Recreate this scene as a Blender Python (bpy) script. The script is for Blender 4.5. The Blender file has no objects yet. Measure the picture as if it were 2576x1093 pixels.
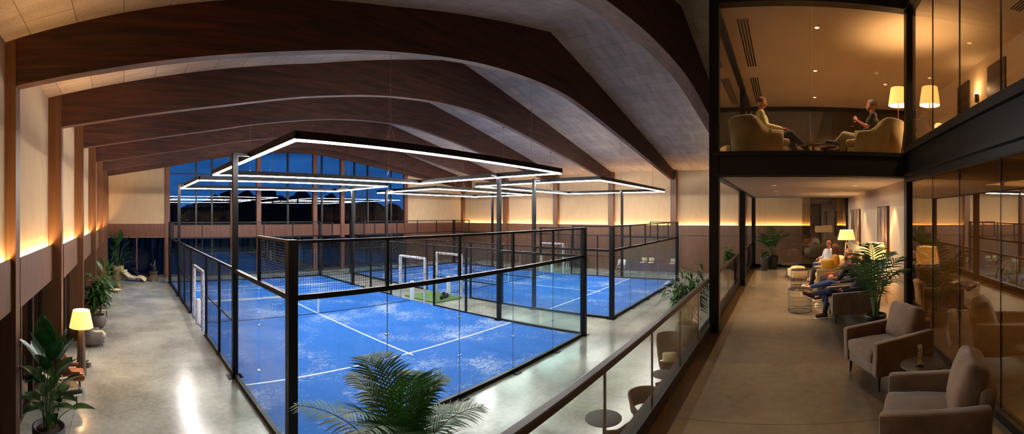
import bpy, math, random
from mathutils import Vector, Matrix, noise as mnoise
sc = bpy.context.scene
COL = sc.collection
PI = math.pi
random.seed(7)

# ------------------------------------------------------------------ survey of the photograph (cylindrical panorama)
F, PX0, PY0, EYE = 1057.0, 312.0, 541.0, 4.35   # eye 4.35 m over the hall floor; +Y is the long axis of the courts
MEZ = 2.30                                       # gallery floor
UP = 5.35                                        # upper lounge floor
def G(px, py, z=0.0):                            # surveyed point of known height
    a = (px - PX0) / F
    r = F * (EYE - z) / (py - PY0)
    return Vector((r * math.sin(a), r * math.cos(a), z))

# ------------------------------------------------------------------ materials
MATS = {}
def new_mat(name):
    m = bpy.data.materials.new(name); m.use_nodes = True
    nt = m.node_tree; nt.nodes.clear()
    out = nt.nodes.new('ShaderNodeOutputMaterial')
    return m, nt, out
def lin(c):
    return tuple(((x / 255) / 12.92 if x <= 10 else (((x / 255) + .055) / 1.055) ** 2.4) for x in c) + (1,)
def N(nt, t, **kw):
    n = nt.nodes.new(t)
    for k, v in kw.items():
        if k.startswith('_'): setattr(n, k[1:], v)
        else: n.inputs[k.replace('__', ' ')].default_value = v
    return n
def plain(name, c, rough=.5, metal=0, var=.12, scale=6, bump=0, spec=.5, sheen=0, coord='Object', stretch=None, trans=0, c2=None, bscale=None):
    """procedural surface: two-tone noise, optional bump"""
    if name in MATS: return MATS[name]
    m, nt, out = new_mat(name)
    p = N(nt, 'ShaderNodeBsdfPrincipled')
    p.inputs['Metallic'].default_value = metal
    p.inputs['Specular IOR Level'].default_value = spec
    if sheen: p.inputs['Sheen Weight'].default_value = sheen
    tc = N(nt, 'ShaderNodeTexCoord'); mp = N(nt, 'ShaderNodeMapping')
    if stretch: mp.inputs['Scale'].default_value = stretch
    nt.links.new(tc.outputs[coord], mp.inputs['Vector'])
    no = N(nt, 'ShaderNodeTexNoise'); no.inputs['Scale'].default_value = scale; no.inputs['Detail'].default_value = 5
    nt.links.new(mp.outputs[0], no.inputs['Vector'])
    cr = N(nt, 'ShaderNodeValToRGB')
    a = lin(c)
    if c2: b = lin(c2)
    else: b = tuple(min(1, x * (1 + var)) for x in a[:3]) + (1,); a = tuple(x * (1 - var) for x in a[:3]) + (1,)
    cr.color_ramp.elements[0].color = a; cr.color_ramp.elements[1].color = b
    cr.color_ramp.elements[0].position = .3; cr.color_ramp.elements[1].position = .7
    nt.links.new(no.outputs['Fac'], cr.inputs['Fac']); nt.links.new(cr.outputs[0], p.inputs['Base Color'])
    mr = N(nt, 'ShaderNodeMapRange'); mr.inputs['To Min'].default_value = max(0, rough - .06); mr.inputs['To Max'].default_value = min(1, rough + .06)
    nt.links.new(no.outputs['Fac'], mr.inputs['Value']); nt.links.new(mr.outputs[0], p.inputs['Roughness'])
    if bump:
        n2 = N(nt, 'ShaderNodeTexNoise'); n2.inputs['Scale'].default_value = bscale or scale * 4; n2.inputs['Detail'].default_value = 4
        nt.links.new(mp.outputs[0], n2.inputs['Vector'])
        b = N(nt, 'ShaderNodeBump'); b.inputs['Strength'].default_value = bump; b.inputs['Distance'].default_value = .02
        nt.links.new(n2.outputs['Fac'], b.inputs['Height']); nt.links.new(b.outputs[0], p.inputs['Normal'])
    if trans:
        t = N(nt, 'ShaderNodeBsdfTranslucent'); nt.links.new(cr.outputs[0], t.inputs['Color'])
        mx = N(nt, 'ShaderNodeMixShader'); mx.inputs[0].default_value = trans
        nt.links.new(p.outputs[0], mx.inputs[1]); nt.links.new(t.outputs[0], mx.inputs[2]); nt.links.new(mx.outputs[0], out.inputs[0])
    else: nt.links.new(p.outputs[0], out.inputs[0])
    MATS[name] = m; return m
def emit(name, c, s):
    if name in MATS: return MATS[name]
    m, nt, out = new_mat(name)
    e = N(nt, 'ShaderNodeEmission'); e.inputs[0].default_value = lin(c); e.inputs[1].default_value = s
    nt.links.new(e.outputs[0], out.inputs[0]); MATS[name] = m; return m
def glass(name, tint, refl=1.0, base=.0, rough=0.0, gcol=(1, 1, 1, 1)):
    """thin architectural glass: see-through with a Fresnel mirror"""
    if name in MATS: return MATS[name]
    m, nt, out = new_mat(name)
    t = N(nt, 'ShaderNodeBsdfTransparent'); t.inputs[0].default_value = tint
    g = N(nt, 'ShaderNodeBsdfGlossy'); g.inputs['Roughness'].default_value = rough; g.inputs['Color'].default_value = gcol
    ge = N(nt, 'ShaderNodeNewGeometry'); dt = N(nt, 'ShaderNodeVectorMath', _operation='DOT_PRODUCT')
    nt.links.new(ge.outputs['Normal'], dt.inputs[0]); nt.links.new(ge.outputs['Incoming'], dt.inputs[1])
    ab = N(nt, 'ShaderNodeMath', _operation='ABSOLUTE'); nt.links.new(dt.outputs['Value'], ab.inputs[0])
    om = N(nt, 'ShaderNodeMath', _operation='SUBTRACT'); om.inputs[0].default_value = 1; nt.links.new(ab.outputs[0], om.inputs[1])
    pw = N(nt, 'ShaderNodeMath', _operation='POWER'); pw.inputs[1].default_value = 5; nt.links.new(om.outputs[0], pw.inputs[0])
    fr = N(nt, 'ShaderNodeMath', _operation='MULTIPLY_ADD'); fr.inputs[1].default_value = .96; fr.inputs[2].default_value = .04; nt.links.new(pw.outputs[0], fr.inputs[0])
    ma = N(nt, 'ShaderNodeMath', _operation='MULTIPLY_ADD', _use_clamp=True)
    ma.inputs[1].default_value = refl; ma.inputs[2].default_value = base
    nt.links.new(fr.outputs[0], ma.inputs[0])
    mx = N(nt, 'ShaderNodeMixShader'); nt.links.new(ma.outputs[0], mx.inputs[0])
    nt.links.new(t.outputs[0], mx.inputs[1]); nt.links.new(g.outputs[0], mx.inputs[2]); nt.links.new(mx.outputs[0], out.inputs[0])
    MATS[name] = m; return m
def wood(name, c1, c2, stretch=(1, 1, 1), rough=.45, scale=3, rings=.4, coord='Object', bump=.15):
    if name in MATS: return MATS[name]
    m, nt, out = new_mat(name)
    p = N(nt, 'ShaderNodeBsdfPrincipled'); p.inputs['Roughness'].default_value = rough
    tc = N(nt, 'ShaderNodeTexCoord'); mp = N(nt, 'ShaderNodeMapping'); mp.inputs['Scale'].default_value = stretch
    nt.links.new(tc.outputs[coord], mp.inputs['Vector'])
    no = N(nt, 'ShaderNodeTexNoise'); no.inputs['Scale'].default_value = scale; no.inputs['Detail'].default_value = 8; no.inputs['Distortion'].default_value = rings
    nt.links.new(mp.outputs[0], no.inputs['Vector'])
    cr = N(nt, 'ShaderNodeValToRGB'); cr.color_ramp.elements[0].color = lin(c1); cr.color_ramp.elements[1].color = lin(c2)
    cr.color_ramp.elements[0].position = .32; cr.color_ramp.elements[1].position = .7
    nt.links.new(no.outputs['Fac'], cr.inputs['Fac']); nt.links.new(cr.outputs[0], p.inputs['Base Color'])
    b = N(nt, 'ShaderNodeBump'); b.inputs['Strength'].default_value = bump; b.inputs['Distance'].default_value = .01
    nt.links.new(no.outputs['Fac'], b.inputs['Height']); nt.links.new(b.outputs[0], p.inputs['Normal'])
    nt.links.new(p.outputs[0], out.inputs[0]); MATS[name] = m; return m

def concrete(name, c1, c2, r0=.15, r1=.262):
    m, nt, out = new_mat(name)
    p = N(nt, 'ShaderNodeBsdfPrincipled'); tc = N(nt, 'ShaderNodeTexCoord')
    n1 = N(nt, 'ShaderNodeTexNoise'); n1.inputs['Scale'].default_value = .55; n1.inputs['Detail'].default_value = 5; n1.inputs['Roughness'].default_value = .55; n1.inputs['Distortion'].default_value = .25
    n2 = N(nt, 'ShaderNodeTexNoise'); n2.inputs['Scale'].default_value = 9; n2.inputs['Detail'].default_value = 6
    br = N(nt, 'ShaderNodeTexBrick'); br.offset = 0; br.inputs['Scale'].default_value = 1
    br.inputs['Brick Width'].default_value = 5.2; br.inputs['Row Height'].default_value = 5.2; br.inputs['Mortar Size'].default_value = .008
    br.inputs['Mortar Smooth'].default_value = .3
    br.inputs['Color1'].default_value = br.inputs['Color2'].default_value = (1, 1, 1, 1); br.inputs['Mortar'].default_value = (.55, .55, .55, 1)
    mpb = N(nt, 'ShaderNodeMapping'); mpb.inputs['Location'].default_value = (1.1, -1.9, 0)
    nt.links.new(tc.outputs['Object'], mpb.inputs[0]); nt.links.new(mpb.outputs[0], br.inputs['Vector'])
    for n in (n1, n2): nt.links.new(tc.outputs['Object'], n.inputs['Vector'])
    ad = N(nt, 'ShaderNodeMath', _operation='MULTIPLY_ADD'); ad.inputs[1].default_value = .3
    nt.links.new(n2.outputs['Fac'], ad.inputs[0]); nt.links.new(n1.outputs['Fac'], ad.inputs[2])
    cr = N(nt, 'ShaderNodeValToRGB'); cr.color_ramp.elements[0].color = lin(c1); cr.color_ramp.elements[1].color = lin(c2)
    cr.color_ramp.elements[0].position = .36; cr.color_ramp.elements[1].position = 1.0
    nt.links.new(ad.outputs[0], cr.inputs[0])
    mx = N(nt, 'ShaderNodeMix', _data_type='RGBA', _blend_type='MULTIPLY'); mx.inputs[0].default_value = 1
    nt.links.new(cr.outputs[0], mx.inputs[6]); nt.links.new(br.outputs['Color'], mx.inputs[7]); nt.links.new(mx.outputs[2], p.inputs['Base Color'])
    mr = N(nt, 'ShaderNodeMapRange'); mr.inputs['From Min'].default_value = .25; mr.inputs['From Max'].default_value = .75
    mr.inputs['To Min'].default_value = r0; mr.inputs['To Max'].default_value = r1
    nt.links.new(n1.outputs['Fac'], mr.inputs[0]); nt.links.new(mr.outputs[0], p.inputs['Roughness'])
    p.inputs['Specular IOR Level'].default_value = .6
    nt.links.new(p.outputs[0], out.inputs[0]); MATS[name] = m; return m

def turf():
    m, nt, out = new_mat('blue_turf')
    p = N(nt, 'ShaderNodeBsdfPrincipled'); p.inputs['Roughness'].default_value = .9; p.inputs['Specular IOR Level'].default_value = .15
    tc = N(nt, 'ShaderNodeTexCoord')
    n1 = N(nt, 'ShaderNodeTexNoise'); n1.inputs['Scale'].default_value = .45; n1.inputs['Detail'].default_value = 3
    n2 = N(nt, 'ShaderNodeTexNoise'); n2.inputs['Scale'].default_value = 5.5; n2.inputs['Detail'].default_value = 9; n2.inputs['Roughness'].default_value = .65; n2.inputs['Distortion'].default_value = 1.6
    n3 = N(nt, 'ShaderNodeTexNoise'); n3.inputs['Scale'].default_value = 120; n3.inputs['Detail'].default_value = 2
    mp = N(nt, 'ShaderNodeMapping'); mp.inputs['Scale'].default_value = (1, 1.8, 1); mp.inputs['Rotation'].default_value = (0, 0, .5)
    nt.links.new(tc.outputs['Object'], mp.inputs[0]); nt.links.new(mp.outputs[0], n2.inputs['Vector'])
    for n in (n1, n3): nt.links.new(tc.outputs['Object'], n.inputs['Vector'])
    mul = N(nt, 'ShaderNodeMath', _operation='MULTIPLY'); nt.links.new(n1.outputs[0], mul.inputs[0]); nt.links.new(n2.outputs[0], mul.inputs[1])
    cr = N(nt, 'ShaderNodeValToRGB'); e = cr.color_ramp
    e.elements[0].color = (0, 0, 0, 1); e.elements[0].position = .272; e.elements[1].color = (.75, .75, .75, 1); e.elements[1].position = .40
    nt.links.new(mul.outputs[0], cr.inputs[0])
    c1 = N(nt, 'ShaderNodeValToRGB'); c1.color_ramp.elements[0].color = lin((24, 80, 162)); c1.color_ramp.elements[1].color = lin((42, 106, 186))
    c1.color_ramp.elements[0].position = .35; c1.color_ramp.elements[1].position = .65
    nt.links.new(n3.outputs[0], c1.inputs[0])
    mx = N(nt, 'ShaderNodeMix', _data_type='RGBA'); nt.links.new(cr.outputs[0], mx.inputs[0]); nt.links.new(c1.outputs[0], mx.inputs[6]); mx.inputs[7].default_value = lin((176, 184, 206))
    nt.links.new(mx.outputs[2], p.inputs['Base Color']); nt.links.new(p.outputs[0], out.inputs[0])
    MATS['turf'] = m; return m

def boards(name):
    """wood-wool acoustic boards with fine joints"""
    m, nt, out = new_mat(name)
    p = N(nt, 'ShaderNodeBsdfPrincipled'); p.inputs['Roughness'].default_value = .95; p.inputs['Specular IOR Level'].default_value = .1
    tc = N(nt, 'ShaderNodeTexCoord'); mp = N(nt, 'ShaderNodeMapping'); mp.inputs['Rotation'].default_value = (0, 0, PI / 2)
    nt.links.new(tc.outputs['Object'], mp.inputs[0])
    br = N(nt, 'ShaderNodeTexBrick'); br.inputs['Scale'].default_value = 1; br.inputs['Brick Width'].default_value = 1.9; br.inputs['Row Height'].default_value = .8
    br.inputs['Mortar Size'].default_value = .010; br.inputs['Mortar Smooth'].default_value = .2
    br.inputs['Color1'].default_value = lin((196, 174, 154)); br.inputs['Color2'].default_value = lin((184, 163, 144)); br.inputs['Mortar'].default_value = lin((140, 122, 104))
    nt.links.new(mp.outputs[0], br.inputs['Vector'])
    n1 = N(nt, 'ShaderNodeTexNoise'); n1.inputs['Scale'].default_value = 38; n1.inputs['Detail'].default_value = 6
    n2 = N(nt, 'ShaderNodeTexNoise'); n2.inputs['Scale'].default_value = 1.6; n2.inputs['Detail'].default_value = 4
    mp2 = N(nt, 'ShaderNodeMapping'); mp2.inputs['Scale'].default_value = (.5, 2.2, 1)
    nt.links.new(tc.outputs['Object'], mp2.inputs[0]); nt.links.new(tc.outputs['Object'], n1.inputs[0]); nt.links.new(mp2.outputs[0], n2.inputs[0])
    ad = N(nt, 'ShaderNodeMath', _operation='ADD'); nt.links.new(n1.outputs[0], ad.inputs[0]); nt.links.new(n2.outputs[0], ad.inputs[1])
    mr = N(nt, 'ShaderNodeMapRange'); mr.inputs['From Min'].default_value = .7; mr.inputs['From Max'].default_value = 1.3; mr.inputs['To Min'].default_value = .72; mr.inputs['To Max'].default_value = 1.12
    nt.links.new(ad.outputs[0], mr.inputs[0])
    mx = N(nt, 'ShaderNodeMix', _data_type='RGBA', _blend_type='MULTIPLY'); mx.inputs[0].default_value = 1
    nt.links.new(br.outputs['Color'], mx.inputs[6]); nt.links.new(mr.outputs[0], mx.inputs[7]); nt.links.new(mx.outputs[2], p.inputs['Base Color'])
    nt.links.new(p.outputs[0], out.inputs[0]); MATS[name] = m; return m

M_TURF = turf()
M_FLOOR = concrete('polished_concrete', (108, 108, 102), (198, 196, 186))
M_MEZ = concrete('concrete_dim_warm', (104, 94, 82), (152, 140, 124), .17, .262)  # hall concrete again, the gallery's dim warm light put into its colour
M_CEIL = boards('acoustic_boards')
M_PLASTER = plain('plaster', (186, 158, 124), .9, var=.05, scale=3, stretch=(1, 1, .4), spec=.15)
M_PLASTER2 = plain('warm_plaster', (200, 176, 146), .85, var=.04, scale=2, spec=.2)
M_CEIL2 = plain('ceiling_paint', (190, 172, 150), .8, var=.04, scale=1, spec=.2)
M_BEAM = wood('glulam', (38, 17, 10), (84, 40, 22), (.35, 3, 6), .78, 1.6, .8)
M_COLW = wood('column_wood', (86, 54, 32), (114, 76, 46), (6, 6, .25), .5, 2.2, .3)
M_BAND = wood('walnut_band', (88, 56, 36), (116, 78, 52), (9, 9, .25), .5, 3.5, .2)
M_DARKW = wood('dark_wood', (34, 20, 14), (58, 34, 24), (5, 5, .4), .45, 3, .3)
M_FARW = wood('far_wood', (82, 44, 26), (116, 66, 40), (5, 5, .3), .5, 3, .3)
M_BLACK = plain('black_steel', (22, 21, 22), .38, .6, var=.1, scale=3)
M_COURTF = plain('court_frame', (14, 15, 20), .42, .5, var=.1, scale=3)
M_BROWNST = plain('bronze_steel', (22, 15, 13), .4, .4, var=.12, scale=2)
M_RAILW = wood('handrail_wood', (32, 20, 18), (48, 32, 28), (.4, 5, 5), .35, 3, .2)
M_WIRE = plain('wire', (26, 28, 32), .5, .5, var=.05)
M_NETM = plain('net_cord', (20, 24, 40), .8, var=.05)
M_WHITE = plain('white_line', (240, 240, 240), .8, var=.03, scale=20)
M_TAPE = plain('white_tape', (226, 228, 232), .7, var=.05, scale=9)
M_PAD = plain('white_pad', (232, 232, 234), .6, scale=22, c2=(70, 74, 84), bump=.1)
M_CHROME = plain('chrome', (170, 172, 176), .25, 1, var=.05)
M_LED = emit('led_white', (255, 250, 243), 185)
M_COVE = emit('cove_led', (255, 200, 122), 200)
M_GL = glass('court_glass', (.90, .97, .965, 1), 1.0, .01)
M_GLR = glass('rail_glass', (.93, .95, .92, 1), 1.0, .0)
M_GLW = glass('window_glass', (.62, .68, .72, 1), .42, .0)
M_GLD = glass('dark_door_glass', (.12, .12, .13, 1), 1.6, .06)
M_GLF = glass('lounge_front_glass', (.93, .9, .84, 1), .8, .0)
M_GLA = glass('amber_glass', (.66, .58, .45, 1), 1.4, .26, gcol=(.95, .86, .70, 1))
M_GLB = glass('bronze_glass', (.62, .55, .45, 1), 1.2, .02)
M_NIGHT = plain('night_ground', (10, 14, 20), .9, var=.2)
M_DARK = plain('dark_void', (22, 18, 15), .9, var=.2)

# ------------------------------------------------------------------ mesh builder
class MB:
    def __init__(s): s.v = []; s.f = []; s.sm = []
    def add(s, vs, fs, smooth=False):
        b = len(s.v); s.v += [tuple(v) for v in vs]
        for f in fs: s.f.append([i + b for i in f]); s.sm.append(smooth)
        return s
    def box(s, x0, x1, y0, y1, z0, z1, M=None):
        vs = [Vector(p) for p in ((x0, y0, z0), (x1, y0, z0), (x1, y1, z0), (x0, y1, z0), (x0, y0, z1), (x1, y0, z1), (x1, y1, z1), (x0, y1, z1))]
        if M: vs = [M @ v for v in vs]
        return s.add(vs, [(3, 2, 1, 0), (4, 5, 6, 7), (0, 1, 5, 4), (1, 2, 6, 5), (2, 3, 7, 6), (3, 0, 4, 7)])
    def bar(s, p, q, w, h=None, up=Vector((0, 0, 1))):
        h = h or w; p = Vector(p); q = Vector(q); d = (q - p).normalized()
        if abs(d.dot(up)) > .98: up = Vector((0, 1, 0))
        a = d.cross(up).normalized() * w / 2; b = a.cross(d).normalized() * h / 2
        vs = [p - a - b, p + a - b, p + a + b, p - a + b, q - a - b, q + a - b, q + a + b, q - a + b]
        return s.add(vs, [(0, 1, 2, 3), (7, 6, 5, 4), (4, 5, 1, 0), (5, 6, 2, 1), (6, 7, 3, 2), (7, 4, 0, 3)])
    def tube(s, pts, rs, n=8, cap=True, smooth=True):
        pts = [Vector(p) for p in pts]
        if not hasattr(rs, '__len__'): rs = [rs] * len(pts)
        up = None; base = len(s.v); vs = []
        for i, p in enumerate(pts):
            d = (pts[min(i + 1, len(pts) - 1)] - pts[max(i - 1, 0)]).normalized()
            if up is None: up = Vector((0, 0, 1)) if abs(d.z) < .9 else Vector((0, 1, 0))
            a = d.cross(up).normalized(); b = a.cross(d).normalized(); up = b
            for k in range(n):
                t = 2 * PI * k / n; vs.append(p + (a * math.cos(t) + b * math.sin(t)) * rs[i])
        fs = [(i * n + k, i * n + (k + 1) % n, (i + 1) * n + (k + 1) % n, (i + 1) * n + k) for i in range(len(pts) - 1) for k in range(n)]
        s.add(vs, fs, smooth)
        if cap:
            s.add([vs[k] for k in range(n)], [tuple(range(n))[::-1]]); s.add([vs[-n + k] for k in range(n)], [tuple(range(n))])
        return s
    def lathe(s, prof, c=(0, 0, 0), n=28, sx=1, sy=1, smooth=True, jit=0):
        vs = []
        for i, (r, z) in enumerate(prof):
            for k in range(n):
                t = 2 * PI * k / n; rr = r * (1 + (jit * mnoise.noise(Vector((math.cos(t) * 1.7, math.sin(t) * 1.7, z * 3.1))) if jit else 0))
                vs.append((c[0] + rr * math.cos(t) * sx, c[1] + rr * math.sin(t) * sy, c[2] + z))
        m = len(prof)
        return s.add(vs, [(i * n + k, i * n + (k + 1) % n, (i + 1) * n + (k + 1) % n, (i + 1) * n + k) for i in range(m - 1) for k in range(n)], smooth)
    def grid(s, fn, nu, nv, smooth=True):
        vs = [fn(i / nu, j / nv) for i in range(nu + 1) for j in range(nv + 1)]
        return s.add(vs, [(i * (nv + 1) + j, (i + 1) * (nv + 1) + j, (i + 1) * (nv + 1) + j + 1, i * (nv + 1) + j + 1) for i in range(nu) for j in range(nv)], smooth)
    def soft(s, x0, x1, y0, y1, z0, z1, r=.04, puff=0, n=8, M=None, wr=0):
        """rounded, slightly swollen cushion box"""
        c = Vector(((x0 + x1) / 2, (y0 + y1) / 2, (z0 + z1) / 2)); h = Vector(((x1 - x0) / 2, (y1 - y0) / 2, (z1 - z0) / 2)); r = min(r, min(h) * .98)
        for ax in range(3):
            for sg in (-1, 1):
                u, v = (ax + 1) % 3, (ax + 2) % 3
                def fn(a, b):
                    q = [0, 0, 0]; q[ax] = sg; q[u] = (2 * a - 1) * sg; q[v] = 2 * b - 1
                    q = [math.sin(t * PI / 2) if abs(t) < 1 else t for t in q]
                    p = Vector((q[0] * h.x, q[1] * h.y, q[2] * h.z))
                    inn = Vector([max(-(h[k] - r), min(h[k] - r, p[k])) for k in range(3)])
                    d = p - inn
                    if d.length > 1e-9: p = inn + d.normalized() * r
                    w = 1
                    if puff:
                        mi = min(range(3), key=lambda k: h[k]); o = [k for k in range(3) if k != mi]
                        w = (1 - (p[o[0]] / h[o[0]]) ** 2) * (1 - (p[o[1]] / h[o[1]]) ** 2)
                        p[mi] += puff * w * (1 if p[mi] > 0 else -1)
                    if wr: p += Vector((1, 1, 1)) * wr * mnoise.noise((c + p) * 6)
                    p = c + p
                    return M @ p if M else p
                s.grid(fn, n, n)
        return s
    def caps(s, p, q, r0, r1, n=12):
        p = Vector(p); q = Vector(q); d = (q - p); L = d.length; d = d.normalized() if L > 1e-6 else Vector((0, 0, 1))
        pts = []; rs = []
        for k in range(5): t = k / 4 * PI / 2; pts.append(p - d * r0 * math.cos(t)); rs.append(max(1e-4, r0 * math.sin(t)))
        for k in range(5): t = k / 4 * PI / 2; pts.append(q + d * r1 * math.sin(t)); rs.append(max(1e-4, r1 * math.cos(t)))
        up = Vector((0, 0, 1)) if abs(d.z) < .9 else Vector((0, 1, 0)); a = d.cross(up).normalized(); b = a.cross(d).normalized()
        vs = [pt + (a * math.cos(2 * PI * k / n) + b * math.sin(2 * PI * k / n)) * rr for pt, rr in zip(pts, rs) for k in range(n)]
        fs = [(i * n + k, i * n + (k + 1) % n, (i + 1) * n + (k + 1) % n, (i + 1) * n + k) for i in range(9) for k in range(n)]
        fs += [tuple(range(n))[::-1], tuple(range(9 * n, 10 * n))]
        return s.add(vs, fs, True)
    def ell(s, c, rad, M=None, n=14):
        c = Vector(c); vs = []
        for i in range(n + 1):
            t = PI * i / n
            for k in range(n):
                u = 2 * PI * k / n; p = Vector((rad[0] * math.sin(t) * math.cos(u), rad[1] * math.sin(t) * math.sin(u), rad[2] * math.cos(t)))
                if M: p = M @ p
                vs.append(c + p)
        return s.add(vs, [(i * n + k, (i + 1) * n + k, (i + 1) * n + (k + 1) % n, i * n + (k + 1) % n) for i in range(n) for k in range(n)], True)
    def xf(s, M): s.v = [tuple(M @ Vector(v)) for v in s.v]; return s
    def mesh(s, name, mat):
        me = bpy.data.meshes.new(name); me.from_pydata(s.v, [], s.f); me.materials.append(mat)
        me.polygons.foreach_set('use_smooth', s.sm); me.validate(); me.update(); return me
    def build(s, name, mat, parent=None, bevel=0, loc=None):
        o = bpy.data.objects.new(name, s.mesh(name, mat)); COL.objects.link(o)
        if parent: o.parent = parent
        if loc: o.location = loc
        if bevel:
            b = o.modifiers.new('b', 'BEVEL'); b.width = bevel; b.segments = 2; b.limit_method = 'ANGLE'; b.angle_limit = .6
        return o
def thing(name, label, cat, loc=(0, 0, 0), rz=0, group=None):
    o = bpy.data.objects.new(name, None); COL.objects.link(o); o.empty_display_size = .1
    o.location = loc; o.rotation_euler = (0, 0, rz); o['label'] = label; o['category'] = cat
    if group: o['group'] = group
    return o
def tag(o, label, cat, group=None, kind=None):
    o['label'] = label; o['category'] = cat
    if group: o['group'] = group
    if kind: o['kind'] = kind
    return o
def struct(name, mb, mat, parent=None, bevel=0):
    o = mb.build(name, mat, parent, bevel)
    if parent is None: o['kind'] = 'structure'
    return o
def dup(root, loc, rz, label, group=None):
    r = root.copy(); COL.objects.link(r); r.location = loc; r.rotation_euler = (0, 0, rz); r['label'] = label
    if group: r['group'] = group
    def rec(a, b):
        for ch in list(a.children):
            c = ch.copy(); COL.objects.link(c); c.parent = b; rec(ch, c)
    rec(root, r); return r
def lamp(kind, loc, energy, col, size=.05, rot=None, spot=None, blend=.6, name='light', sy=None):
    l = bpy.data.lights.new(name, kind); l.energy = energy; l.color = col
    if kind == 'SPOT': l.spot_size = spot; l.spot_blend = blend; l.shadow_soft_size = size
    elif kind == 'POINT': l.shadow_soft_size = size
    elif kind == 'AREA':
        l.size = size
        if sy: l.shape = 'RECTANGLE'; l.size_y = sy
    o = bpy.data.objects.new(name, l); COL.objects.link(o); o.location = loc
    if rot: o.rotation_euler = rot
    return o
def aim(o, tgt):
    o.rotation_euler = (Vector(tgt) - Vector(o.location)).to_track_quat('-Z', 'Y').to_euler()
WARM = (1, .62, .3); WARM2 = (1, .7, .42)

# ------------------------------------------------------------------ building shell
XR, YF, YN = 30.7, 29.4, -7.0
RX, RZ = 12.2, 10.6                                       # ridge
ROOF = [(-3.0, 7.2), (5.5, 8.9), (RX, RZ), (XR + .3, 7.64)]
def zroof(x):
    for (a, za), (b, zb) in zip(ROOF[:-1], ROOF[1:]):
        if x <= b or b == ROOF[-1][0]: return za + (x - a) * (zb - za) / (b - a)
struct('floor', MB().box(-4, XR + .2, YN, YF + .2, -.2, 0), M_FLOOR)
cl = MB()
for x0, x1 in ((-3, 5.5), (5.5, RX), (RX, XR + .3)):
    z0, z1 = zroof(x0), zroof(x1)
    cl.add([(x0, YN, z0), (x1, YN, z1), (x1, YF + .3, z1), (x0, YF + .3, z0), (x0, YN, z0 + .2), (x1, YN, z1 + .2), (x1, YF + .3, z1 + .2), (x0, YF + .3, z0 + .2)],
           [(0, 1, 2, 3), (7, 6, 5, 4), (0, 4, 5, 1), (1, 5, 6, 2), (2, 6, 7, 3), (3, 7, 4, 0)])
struct('ceiling', cl, M_CEIL)

# left wall: bays between columns as surveyed
CY = [3.2, 7.1, 10.8, 14.4, 18.5, 22.2, 25.6, 29.4]       # column lines, left
CX = [-2.05, -1.87, -1.62, -1.40, -1.24, -1.13, -1.03, -1.11]
FX = [-2.2, -1.95, -1.86, -1.60, -1.46, -1.34, -1.25, -1.25]
wl = MB(); wl.box(-2.6, -2.35, YN, 3.2, 0, 9)
for i in range(7):
    x = FX[i + 1] - .11
    wl.box(x - .25, x, CY[i] + .1, CY[i + 1] + .15, 2.72, zroof(x) + .1)
struct('wall_left', wl, M_PLASTER)
for i in range(7):
    xf = FX[i + 1]; y0, y1 = CY[i] + .30, CY[i + 1] + .02
    b = MB().box(xf - .03, xf, y0, y1, 2.70, 3.57).box(xf - .13, xf, y0, y1, 2.66, 2.70)
    struct('trim_%d' % (i + 1), b, M_BAND)
    s = thing('cove_light', 'warm cove strip over the walnut band, %s bay along the left wall' % ['first', 'nearest wide', 'second', 'third', 'fourth', 'fifth', 'last'][i], 'cove light', (xf - .07, y0 + .1, 3.50), 0, 'cove lights on the left wall')
    MB().box(-.025, .025, 0, y1 - y0 - .2, 0, .012).build('led_strip', M_COVE, s)
    MB().box(-.03, .03, 0, y1 - y0 - .2, -.02, -.001).build('housing', M_BLACK, s)
    # glazed doors under the band
    xg = xf - .32
    w = MB().box(xg - .02, xg, y0 - .05, y1 + .05, .12, 2.7)
    o = struct('door_%d' % (i + 1), w, M_GLD)
    fr = MB().box(xg - .05, xg + .05, y0 - .1, y1 + .1, 0, .12)
    for t in (0, .33, .66, 1):
        yy = y0 + (y1 - y0) * t; fr.box(xg - .05, xg + .06, yy - .05, yy + .05, .1, 2.68)
    fr.box(xg - .05, xg + .05, y0, y1, 2.6, 2.7)
    fr.build('door_frame', M_DARKW, o)
    MB().box(xg + .08, xg + .11, y0 + (y1 - y0) * .36, y0 + (y1 - y0) * .36 + .03, .95, 1.35).build('door_handle', M_CHROME, o)
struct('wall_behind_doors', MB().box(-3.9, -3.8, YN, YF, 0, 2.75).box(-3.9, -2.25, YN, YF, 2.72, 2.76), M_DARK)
for i in range(8):
    y0 = CY[i]; d = .26 if i < 7 else .02
    if i == 7: y0 -= .3
    o = MB().box(CX[i] - .55, CX[i], y0, y0 + .30, 0, zroof(CX[i]) + .05).build('column', M_COLW)
    o['kind'] = 'structure'

# right wall
RYC = [3.1, 8.2, 13.3, 18.4, 23.8]
struct('wall_right', MB().box(XR, XR + .25, YN, YF, 0, zroof(XR) + .1), M_PLASTER)
struct('trim_8', MB().box(XR - .12, XR - .09, YN, YF, 2.82, 3.57).box(XR - .12, XR, YN, YF, 2.8, 2.82).box(XR - .06, XR - .003, YN, YF, 0, 2.78), M_BAND)
ys = [-7] + RYC + [YF]
for i in range(6):
    y0, y1 = ys[i] + .35, ys[i + 1] - .1
    s = thing('cove_light', 'warm cove strip on the right wall, %s' % ['seen through the gallery end glass', 'right of the court corner', 'behind the nearer court corner', 'behind the middle hanging frame', 'left of the middle column', 'beside the far corner'][i], 'cove light', (XR - .055, y0, 3.50), 0, 'cove lights on the right wall')
    MB().box(-.02, .02, 0, y1 - y0, 0, .012).build('led_strip', M_COVE, s)
for i, y in enumerate(RYC):
    o = MB().box(XR - .34, XR + .02, y - .22, y + .22, 0, zroof(XR) + .02).build('column', M_COLW); o['kind'] = 'structure'
o = MB().box(XR - .3, XR + .02, YF - .3, YF + .02, 0, zroof(XR)).build('column', M_COLW); o['kind'] = 'structure'

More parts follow.
